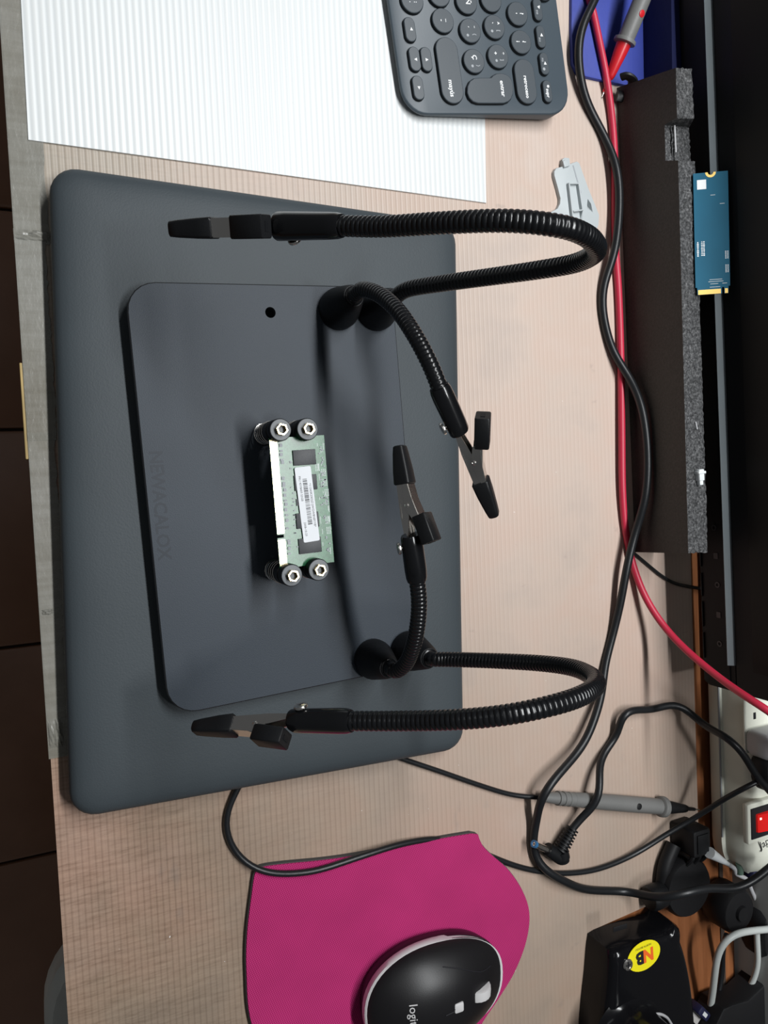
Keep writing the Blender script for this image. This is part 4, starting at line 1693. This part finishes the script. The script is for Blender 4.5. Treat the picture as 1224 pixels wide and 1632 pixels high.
def probe(name, label, p0, p1, ptip, body_mat, tip_mat, r, dot, dot_mat, group='multimeter test probes'):
    ax = (p1 - p0).normalized()
    L = (p1 - p0).length
    root = thing(name, label, 'probe', (p0 + p1) / 2 - Vector((0, 0, r)), group)
    F = frame(p0, ax, Vector((0, 0, 1)).cross(ax)) @ Matrix.Rotation(math.pi / 2, 4, 'Y')
    b = MB()
    b.lathe([(.0020, 0), (r * .50, .0003), (r * .62, L * .05), (r * .80, L * .18), (r * .82, L * .22), (r * .90, L * .30), (r * .98, L * .5), (r, L * .75), (r * .98, L * .955)], 24, F)
    b.build('grip', body_mat, root)
    for k in (.12, .16, .20, .24):
        b = MB()
        b.lathe([(r * .7, L * k), (r * .86, L * k + .0002), (r * .86, L * k + .0026), (r * .7, L * k + .0028)], 20, F)
        b.build('grip_ring', body_mat, root)
    b = MB()
    b.lathe([(r * .95, L * .945), (r * 1.28, L * .955), (r * 1.32, L * .97), (r * 1.30, L * .99), (r * 1.0, L * 1.0)], 28, F)
    b.build('finger_guard', body_mat, root)
    tl = (ptip - p1).length
    b = MB()
    b.lathe([(r * .86, L), (r * .80, L + tl * .15), (r * .52, L + tl * .55), (r * .42, L + tl * .60), (.0015, L + tl * .62), (.0012, L + tl * .84)], 24, F)
    b.build('tip_cover', tip_mat, root)
    b = MB()
    b.lathe([(.0006, L + tl * .80), (.0006, L + tl * .95), (.0001, L + tl)], 10, F)
    b.build('needle', M['steel'], root)
    # round insert on the grip
    c = dot
    k = (c - p0).dot(ax)
    rd = (c - (p0 + ax * k))
    rd.normalize()
    b = MB()
    FF = frame(p0 + ax * k, ax, rd.cross(ax)) 
    b.lathe([(.0023, r * .9), (.0023, r + .0001), (.0014, r + .0004)], 16, FF)
    b.build('round_insert', dot_mat, root)


probe('test_probe', 'grey probe with black tip lying on the table beside the beige power strip', at(862, 1270, .0062), at(1060, 1286, .0062), at(1111, 1290, .0035), M['probe'], M['dull'], .0058, at(1020, 1286, .0125), M['dull'])
probe('test_probe', 'grey probe with red tip lying on the blue tray', at(1062, -95, .042), at(994, 70, .0150), at(971, 144, .0160), M['probe'], M['redplastic'], .0060, at(1019, 22, .026), M['redplastic'])

# ================================================================== DC PLUG
dp = thing('charger_plug', 'black right-angled barrel plug with a blue ringed tip', 'plug', at(890, 1360, 0))
a, c = at(913, 1320, .0078), at(893, 1355, .0070)
b = MB()
pts = [lerp(a, c, i / 60) for i in range(61)]
Ls = (c - a).length
b.sweep(pts, lambda L: .0036 + .0012 * (L / Ls) + .0008 * (1 if (L / Ls * 7.5) % 1 < .55 else -1), 16)
b.build('strain_relief', M['rubber'], dp)
b = MB()
e = at(897, 1372, .0068)
b.sweep(smooth_pts(catmull([c, lerp(c, e, .5), e], .001), 2), lambda L: .0056 if L < (e - c).length * .8 else .0048, 18)
f2 = at(872, 1353, .0068)
g2 = at(893, 1367, .0068)
b.sweep([g2, lerp(g2, f2, .6), f2], lambda L: .0048 - .03 * max(0, L - .006), 16)
b.build('elbow', M['rubber'], dp)
t0_, t1_ = at(876, 1356, .0075), at(851, 1345, .0112)
b = MB()
b.sweep([t0_, lerp(t0_, t1_, .5), t1_], .0023, 16)
b.build('barrel', M['steel'], dp)
b = MB()
ax = (t1_ - t0_).normalized()
F = frame(t1_, ax, Vector((0, 0, 1)).cross(ax)) @ Matrix.Rotation(math.pi / 2, 4, 'Y')
b.lathe([(.0023, -.0022), (.0025, -.0018), (.0025, .0006), (.0015, .0007), (.0014, -.003)], 18, F)
b.build('tip_ring', M['bluetip'], dp, label='blue ring at the plug tip')
b = MB()
b.lathe([(.0005, -.003), (.0005, .0002)], 8, F)
b.build('centre_pin', M['ink'], dp)

# ================================================================== GREY BRACKET
bpx = [(196, 430), (222, 388), (305, 366), (300, 275), (330, 250), (392, 255), (402, 332), (490, 300), (522, 322), (640, 650), (742, 900), (780, 1000), (772, 1130), (735, 1215), (690, 1262), (600, 1330), (420, 1290), (200, 1180), (20, 1110), (0, 1010), (30, 1000), (150, 960), (240, 912), (270, 850), (276, 780), (236, 622), (196, 480)]
bz = .0035
poly = pxpoly([(860 + x / 8.16, 220 + y / 8.16) for x, y in bpx], bz)
br = thing('plastic_bracket', 'pale grey plastic bracket lying beside the red lead under the upper arm', 'bracket', (*at(915, 320, 0).xy, 0))
b = MB()
b.prism(poly, .0002, .0032, bev=.0004)
b.build('body', M['bracket'], br)


def bz_pt(x, y, z):
    return at(860 + x / 8.16, 220 + y / 8.16, z)


b = MB()
for (x0, y0), (x1, y1) in (((365, 600), (425, 1125)), ((490, 600), (540, 940)), ((365, 600), (490, 600)), ((425, 960), (545, 945))):
    a, c = bz_pt(x0, y0, .004), bz_pt(x1, y1, .004)
    ex = (c - a).normalized()
    Fq = frame((a + c) / 2, ex, Z3.cross(ex))
    b.box((0, 0, .0002), ((c - a).length + .0008, .0010, .0034), F=Fq, bev=.0003)
b.build('raised_rim', M['bracket'], br)
b = MB()
a, c = bz_pt(435, 355, .0032), bz_pt(535, 715, .0032)
ex = (c - a).normalized()
b.box((0, 0, .00005), ((c - a).length, .0009, .0003), F=frame((a + c) / 2, ex, Z3.cross(ex)))
b.build('slit', M['greyink'], br, smooth=False)
b = MB()
p0, p1, p2 = bz_pt(625, 790, .0032), bz_pt(620, 880, .0032), bz_pt(690, 965, .0032)
b.add([p0, p1, p2, p1 + Vector((0, 0, .004))], [[0, 1, 2], [0, 1, 3], [1, 2, 3], [0, 2, 3]])
p0, p1, p2 = bz_pt(520, 960, .0032), bz_pt(530, 1060, .0032), bz_pt(555, 1075, .0032)
b.add([p0, p1, p2, p0 + Vector((0, 0, .0035))], [[0, 1, 2], [0, 1, 3], [1, 2, 3], [0, 2, 3]])
b.build('gusset', M['bracket'], br, smooth=False)
b = MB()
b.prism(pxpoly([(860 + x / 8.16, 220 + y / 8.16) for x, y in ((305, 300), (335, 280), (385, 290), (395, 360), (325, 380))], .005), .0030, .0050, bev=.0004)
b.build('latch', M['bracket'], br)

# ================================================================== POWER STRIP
ya = at(1127, 1200, 0).y
pz = .040
xR = at(1195, 1390, .02).x
pw = .052
sx0 = xR - .30
ps = thing('power_strip', 'beige power strip with lit red rocker switch behind the table edge by the monitor', 'power strip', (xR - .15, ya + pw / 2, 0))


def strip_ring(x, k, kx=0):
    """cross-section of the strip at x, inset k"""
    return [(x, ya + k * .9 + a, c) for a, c in ((0.002, .001), (0, .004), (0, .012), (.0025, .0135), (.0025, .030 - k * .5), (.005, .036 - k), (.011, pz - k * 1.2), (pw * .6, pz - k * 1.2), (pw - 2 * k * .9, pz - .006 - k), (pw - 2 * k * .9, .001))]


b = MB()
rings = [strip_ring(sx0, 0), strip_ring(xR - .026, 0)]
for t in (0.3, .55, .75, .9, .97, 1.0):
    rings.append(strip_ring(xR - .026 + .026 * t, .022 * (1 - math.sqrt(max(0, 1 - t * t)))))
b.loft(rings)
b.build('body', M['beige'], ps)
b = MB()
b.box(((sx0 + xR - .03) / 2, ya - .0001, .0128), (xR - sx0 - .03, .0012, .0010))
b.build('seam', M['greyink'], ps)
# raised socket field with holes
so = at(1205, 1160, pz)
for k in range(1):
    cx = so.x - .045 * k - .004
    yso = at(1184, 1140, pz).y
    b = MB()
    b.box((cx, yso + .015, pz + .0006), (.042, .030, .0016), bev=.0007)
    sk_ = b.build('socket', M['beige'], ps)
    for dy in (-.0075, .0075):
        b = MB()
        b.box((at(1200, 1140, pz).x - .045 * k, at(1200, 1140, pz).y + .0075 + dy, pz + .0014), (.0050, .0026, .0004), bev=.0001)
        b.build('socket_hole', M['ink'], sk_)
# moulded ribs beside the switch
swc = at(1210, 1304, pz)
ysw = at(1191, 1304, pz + .003).y - .0005
for k in range(8):
    b = MB()
    b.box((at(1178, 1296 + k * 4.4, pz).x, ya + .0105, pz - .0016), (.0006, .010, .0010))
    b.build('grip_rib', M['beige'], ps, smooth=False)
b = MB()
b.box((swc.x, ysw + .0155, pz + .0015), (.030, .031, .0050), bev=.001)
b.build('switch_housing', M['beige'], ps)
b = MB()
b.box((swc.x, ysw + .0155, pz + .0043), (.023, .0255, .0012), bev=.0003)
sf = b.build('switch_frame', M['ink'], ps)
b = MB()
b.loft([[(swc.x + x, ysw + .0155 + y, pz + .0044) for x, y in rrect(.014, .017, .0008, 2)], [(swc.x + x * .95, ysw + .0155 + y * .95, pz + .0072 + (.0014 if y > 0 else -.001)) for x, y in rrect(.014, .017, .0008, 2)]])
b.build('rocker', M['glow'], sf, label='lit red rocker')
b = MB()
b.box((swc.x - .0035, ysw + .0105, pz + .0064), (.0016, .0022, .0006), bev=.0001)
b.build('neon_lamp', M['bulb'], sf)
b = MB()
v, f = text_geo('Japa', .0085, .0001)
tp_ = at(1212, 1345, pz)
b.add(v, f, frame((tp_.x, tp_.y + .006, pz + .0001), (-.28, 1, 0), (-1, -.28, 0)))
b.build('brand_lettering', M['ink'], ps, smooth=False)

# plugs in the strip
gp = thing('mains_plug', 'grey mains plug pushed into the beige power strip beside the red lead', 'plug', (*at(1212, 1185, pz).xy, pz))
c = at(1206, 1182, pz + .006)
b = MB()
b.box((c.x, c.y + .010, pz + .0115), (.019, .034, .021), bev=.004)
b.build('plug_body', M['greyp'], gp)
b = MB()
b.sweep(catmull([(c.x, c.y + .028, pz + .014), (c.x, c.y + .040, pz + .016), (c.x + .004, c.y + .055, pz + .014)], .002), .0032, 12)
b.build('cord', M['greyp'], gp)
bp_ = thing('mains_plug', 'black mains plug pushed into the beige power strip next to the grey plug', 'plug', (*at(1212, 1232, pz).xy, pz))
c = at(1206, 1228, pz + .006)
b = MB()
b.box((c.x, c.y + .014, pz + .010), (.026, .036, .018), bev=.006)
b.build('plug_body', M['dull'], bp_)
b = MB()
b.sweep(catmull([(c.x, c.y + .028, pz + .012), (c.x + .002, c.y + .042, pz + .014), (c.x + .006, c.y + .058, pz + .012)], .002), .0034, 12)
b.build('cord', M['dull'], bp_)

# ================================================================== BLACK ROUND CLAMP by the strip's end
dc = at(1092, 1412, .010)
cl = thing('round_clamp', 'dull black round clamp with square block and side knob beside the power strip', 'clamp', (dc.x, dc.y, 0))
b = MB()
b.lathe([(.020, 0), (.0225, .001), (.0225, .012), (.021, .0145), (.012, .0155), (.004, .0156)], 36, Matrix.Translation((dc.x, dc.y, 0)))
b.build('disc', M['dull'], cl)
kc = at(1044, 1430, .010)
b = MB()
ax = Vector((kc.x - dc.x, kc.y - dc.y, 0)).normalized()
F = frame((kc.x, kc.y, .0095), ax, Z3.cross(ax)) @ Matrix.Rotation(math.pi / 2, 4, 'Y')
b.lathe([(.006, -.014), (.006, -.009), (.0085, -.008), (.0092, -.006), (.0092, .004), (.008, .006), (.003, .0065)], 20, F)
b.build('knob', M['rubber'], cl)
bc = at(1100, 1340, .012)
b = MB()
b.box((bc.x - .003, bc.y, .012), (.020, .017, .024), bev=.0015)
b.build('square_block', M['dull'], cl)
b = MB()
b.box((bc.x - .003, bc.y, .0245), (.014, .011, .0012), bev=.0004)
b.build('block_cap', M['rubber'], cl)
for k in (-1, 0, 1):
    b = MB()
    b.sweep(catmull([(bc.x + .006, bc.y + .002 + k * .0055, .019), (bc.x + .011, bc.y + .002 + k * .0075, .018), (bc.x + .018, bc.y + .001 + k * .0075, .012), (bc.x + .022, bc.y + k * .007, .008)], .001), .0018, 8)
    b.build('rib', M['dull'], cl)
b = MB()
ac = at(1062, 1378, .006)
b.sweep(catmull([(ac.x - .014, ac.y + .008, .006), (ac.x, ac.y - .001, .006), (ac.x + .014, ac.y - .004, .006), (ac.x + .022, ac.y - .002, .006)], .002), .0055, 10)
b.build('curved_arm', M['dull'], cl)
# black lump and cables right of the disc
b = MB()
tc2 = at(1155, 1440, .008)
b.lathe([(.016, 0), (.0175, .002), (.0175, .018), (.015, .022), (.006, .0235)], 28, Matrix.Translation((tc2.x, tc2.y, 0)))
b.lathe([(.006, .0235), (.0055, .026), (.002, .0262)], 20, Matrix.Translation((tc2.x, tc2.y, 0)))
single(b, 'adapter_puck', M['dull'], 'fat round dull black adapter in the dark corner right of the round clamp', 'adapter')
b = MB()
tcc = at(1212, 1465, .006)
b.box((tcc.x, tcc.y - .006, .014), (.040, .030, .028), bev=.008)
single(b, 'black_adapter', M['dull'], 'black rounded adapter lying against the grey panel in the dark corner', 'adapter')

# white tapered plug and hook
wp = thing('white_connector', 'small white tapered plug with green-tinted hook at the end of the power strip', 'connector', at(1140, 1366, 0))
a, c = at(1131, 1359, .026), at(1160, 1377, .022)
b = MB()
Ls = (c - a).length
b.sweep([lerp(a, c, i / 8) for i in range(9)], lambda L: .0042 - .0026 * L / Ls, 14)
b.build('tapered_body', M['whitep'], wp)
b = MB()
b.sweep(catmull([c, at(1170, 1384, .020), at(1173, 1392, .018), at(1180, 1396, .018), at(1190, 1402, .018), at(1198, 1420, .016), at(1204, 1434, .014)], .001), .0017, 10)
b.build('cord', M['greyp'], wp)
b = MB()
b.sweep([at(1178, 1376, .022), at(1179, 1384, .021), at(1179, 1391, .020)], .0028, 12)
b.build('green_sleeve', M['greenp'], wp)
b = MB()
b.box((at(1196, 1386, .012).x, at(1196, 1386, .012).y, .012), (.010, .012, .016), bev=.002)
single(b, 'navy_plug', M['navy'], 'small navy blue plug below the rounded end of the power strip', 'plug')

# ================================================================== MONITOR ARM BASE (gloss black)
nbz = .034
base = thing('monitor_arm_base', 'glossy black monitor arm base with a yellow oval sticker and screw', 'stand base', (*at(1010, 1600, 0).xy, 0))
out = [(936, 1492), (944, 1483), (985, 1468), (1030, 1455), (1050, 1456), (1066, 1466), (1080, 1486), (1090, 1520), (1098, 1560), (1103, 1600), (1106, 1650), (1104, 1760), (918, 1760), (921, 1660), (925, 1600), (931, 1545)]
top = ccw([tuple(at(x, y, 0 if (x < 1035 and i != 11) else (.012 if y < 1480 else .024)).xy) for i, (x, y) in enumerate(out)])
low = pxpoly([(x - 4, y + (4 if y < 1500 else 0)) for x, y in out], 0.0)
b = MB()
tcx, tcy = sum(x for x, y in top) / len(top), sum(y for x, y in top) / len(top)
top = [tuple(p.xy) for p in catmull([Vector((x, y, 0)) for x, y in top] + [Vector((*top[0], 0))], .006)][:-1]
levels = [(1.012, .0004), (1.006, .012), (1.0, .019), (.99, .0225), (.965, .0252), (.925, .0270), (.86, .0280), (.76, .0284), (.60, .0285)]
b.loft([[(tcx + (x - tcx) * d, tcy + (y - tcy) * d, z) for x, y in top] for d, z in levels])
b.build('shell', M['gloss'], base, angle=60)
pc = at(1016, 1668, .034)
b = MB()
b.lathe([(.034, .026), (.030, .0285), (.0265, .033), (.0250, .040), (.0245, .050), (.022, .0515), (.018, .0515)], 40, Matrix.Translation((pc.x, pc.y, 0)))
b.build('post_collar', M['gloss'], base)
b = MB()
b.lathe([(.0175, .05), (.0175, .30)], 32, Matrix.Translation((pc.x, pc.y, 0)))
b.build('post', M['dull'], base)
nz = .0284
c = at(1026, 1523, nz)
e1_ = (at(1054, 1511, nz) - at(1002, 1534, nz))
F = frame(c, e1_, (0, 0, 1)) if False else frame(c, e1_, Z3.cross(e1_))
ew = e1_.length / 2
b = MB()
b.prism(circ(ew, 32, 0, 0, (at(1023, 1501, nz) - at(1029, 1545, nz)).length / 2), 0, .0002, F=F)
stk = b.build('sticker', M['yellow'], base, smooth=False, label='yellow oval sticker reading NB')
# lettering is upside down as seen by the user
FT = F @ Matrix.Rotation(math.pi, 4, 'Z')
for s_, x, mt_, sz in (('N', -.0040, 'orange', .0125), ('B', .0036, 'ink', .0125)):
    b = MB()
    v, f = text_geo(s_, sz, .0001, bold=.0006)
    b.add(v, f, FT @ Matrix.Translation((x, .0002, .00026)))
    b.build('letter', M[mt_], stk, smooth=False)
b = MB()
v, f = text_geo('NORTH BAYOU', .0020, .0001)
b.add(v, f, FT @ Matrix.Translation((0, -.0066, .00026)))
b.build('small_print', M['ink'], stk, smooth=False)
b = MB()
sc0 = at(1000, 1537, nz)
b.lathe([(.0040, nz - .001), (.0042, nz + .0006), (.0036, nz + .0014), (.0030, nz + .0015), (.0028, nz + .0010), (.0010, nz + .0010)], 24, Matrix.Translation((sc0.x, sc0.y, 0)))
scw = b.build('screw', M['steel'], base)
b = MB()
b.box((sc0.x, sc0.y, nz + .0012), (.0044, .0007, .0004))
b.box((sc0.x, sc0.y, nz + .0012), (.0007, .0044, .0004))
b.build('screw_slot', M['ink'], scw, smooth=False)
b = MB()
h0 = at(1066, 1507, .027)
b.lathe([(.0028, .0262), (.0036, .0272), (.0036, .0280), (.0020, .0281)], 18, Matrix.Translation((h0.x, h0.y, 0)))
b.build('screw_cap', M['gloss'], base)
b = MB()
a, c = at(977, 1482, .0262), at(999, 1475, .0262)
ex = (c - a).normalized()
b.box((0, 0, 0), ((c - a).length, .0036, .0008), F=frame((a + c) / 2, ex, Z3.cross(ex)), bev=.0003)
b.build('slot_cover', M['dull'], base)

# pale cables and bits in the lower right corner
cable('pale_cable', [(1250, 1478, .030), (1224, 1481, .030), (1180, 1486, .030), (1158, 1496, .028), (1145, 1517, .025), (1140, 1545, .021), (1136, 1580, .014), (1131, 1612, .008), (1124, 1650, .004)],
      .0026, 'wcable', 'thick pale grey cable bending down beside the glossy arm base')
cable('pale_cable', [(1206, 1484, .024), (1207, 1510, .022), (1208, 1535, .019), (1201, 1562, .014), (1190, 1582, .010), (1176, 1590, .006), (1158, 1590, .003)],
      .0023, 'wcable', 'pale grey cable hooked in a J shape in front of the grey panel')
cable('thin_black_cable', [(1158, 1490, .014), (1152, 1510, .008), (1151, 1545, .003), (1146, 1580, .003), (1139, 1608, .003), (1128, 1650, .003)],
      .0021, 'cable', 'black cord running behind the pale cable beside the glossy arm base')
b = MB()
b.prism(pxpoly([(1127, 1622), (1143, 1600), (1161, 1606), (1140, 1640)], .001), .0002, .0008)
single(b, 'paper_scrap', M['paper'], 'small greyish paper scrap at the foot of the pale cable', 'paper', smooth=False)
nv = thing('navy_connector', 'navy blue connector with white label below the glossy arm base', 'connector', at(1112, 1616, 0))
c = at(1117, 1612, .012)
ex = (at(1130, 1624, .012) - at(1106, 1600, .012)).normalized()
Fq = frame((c.x, c.y, .010), ex, Z3.cross(ex))
b = MB()
b.box((0, 0, 0), (.014, .007, .012), F=Fq, bev=.0015)
b.build('housing', M['navy'], nv)
b = MB()
b.box((.002, -.0065, -.002), (.012, .006, .003), F=Fq, bev=.0005)
b.build('tag', M['paper'], nv)
b = MB()
b.box((.000, -.0, .0061), (.005, .003, .0003), F=Fq)
b.build('white_label', M['whitep'], nv)
bc_ = pxpoly([(1150, 1605), (1166, 1598), (1190, 1591), (1212, 1570), (1236, 1535), (1300, 1540), (1300, 1700), (1110, 1700), (1138, 1630)], .020)
b = MB()
b.prism(offset(bc_, -.0006), .0003, .022, bev=.002)
single(b, 'black_case', M['dull'], 'dull black case filling the lower right corner of the table', 'case')
cc = at(1044, 1622, .042)
b = MB()
b.sweep(catmull([at(1070, 1632, .030), at(1062, 1621, .034), at(1048, 1616, .036), at(1030, 1624, .036), at(1012, 1640, .036)], .002), .0010, 8)
single(b, 'thin_grey_wire', M['greyp'], 'thin grey wire curving across the glossy arm base', 'wire')

# ================================================================== CHAIR under the front edge
sz = -.27
_e = at(68, 1600, sz)
_l = at(88, 1543, sz)
cx, cy = _l.x + .20, _e.y + .21
ch = thing('office_chair', 'grey cushioned chair tucked under the front of the table', 'chair', (cx, cy, FZ))
b = MB()
o = rrect(.44, .42, .07, 8)
b.loft([[(cx + x * .94, cy + y * .94, sz - .05) for x, y in o], [(cx + x, cy + y, sz - .04) for x, y in o], [(cx + x, cy + y, sz - .012) for x, y in o], [(cx + x * .97, cy + y * .97, sz - .003) for x, y in o], [(cx + x * .85, cy + y * .85, sz) for x, y in o]])
b.build('seat', M['chairgrey'], ch)
b = MB()
b.lathe([(.028, FZ + .09), (.028, sz - .05)], 20, Matrix.Translation((cx, cy, 0)))
b.build('gas_post', M['dull'], ch)
for k in range(5):
    a = 2 * math.pi * k / 5 + .3
    d = Vector((math.cos(a), math.sin(a), 0))
    b = MB()
    b.sweep([Vector((cx, cy, FZ + .09)), Vector((cx, cy, FZ + .08)) + d * .09, Vector((cx, cy, FZ + .06)) + d * .17], lambda L: .02 - .03 * L, 10)
    b.build('leg', M['dull'], ch)
    b = MB()
    e = Vector((cx, cy, FZ + .025)) + d * .17
    b.lathe([(.010, -.012), (.024, -.010), (.025, 0), (.024, .010), (.010, .012)], 18, frame(e, d, Z3))
    b.build('castor', M['rubber'], ch)
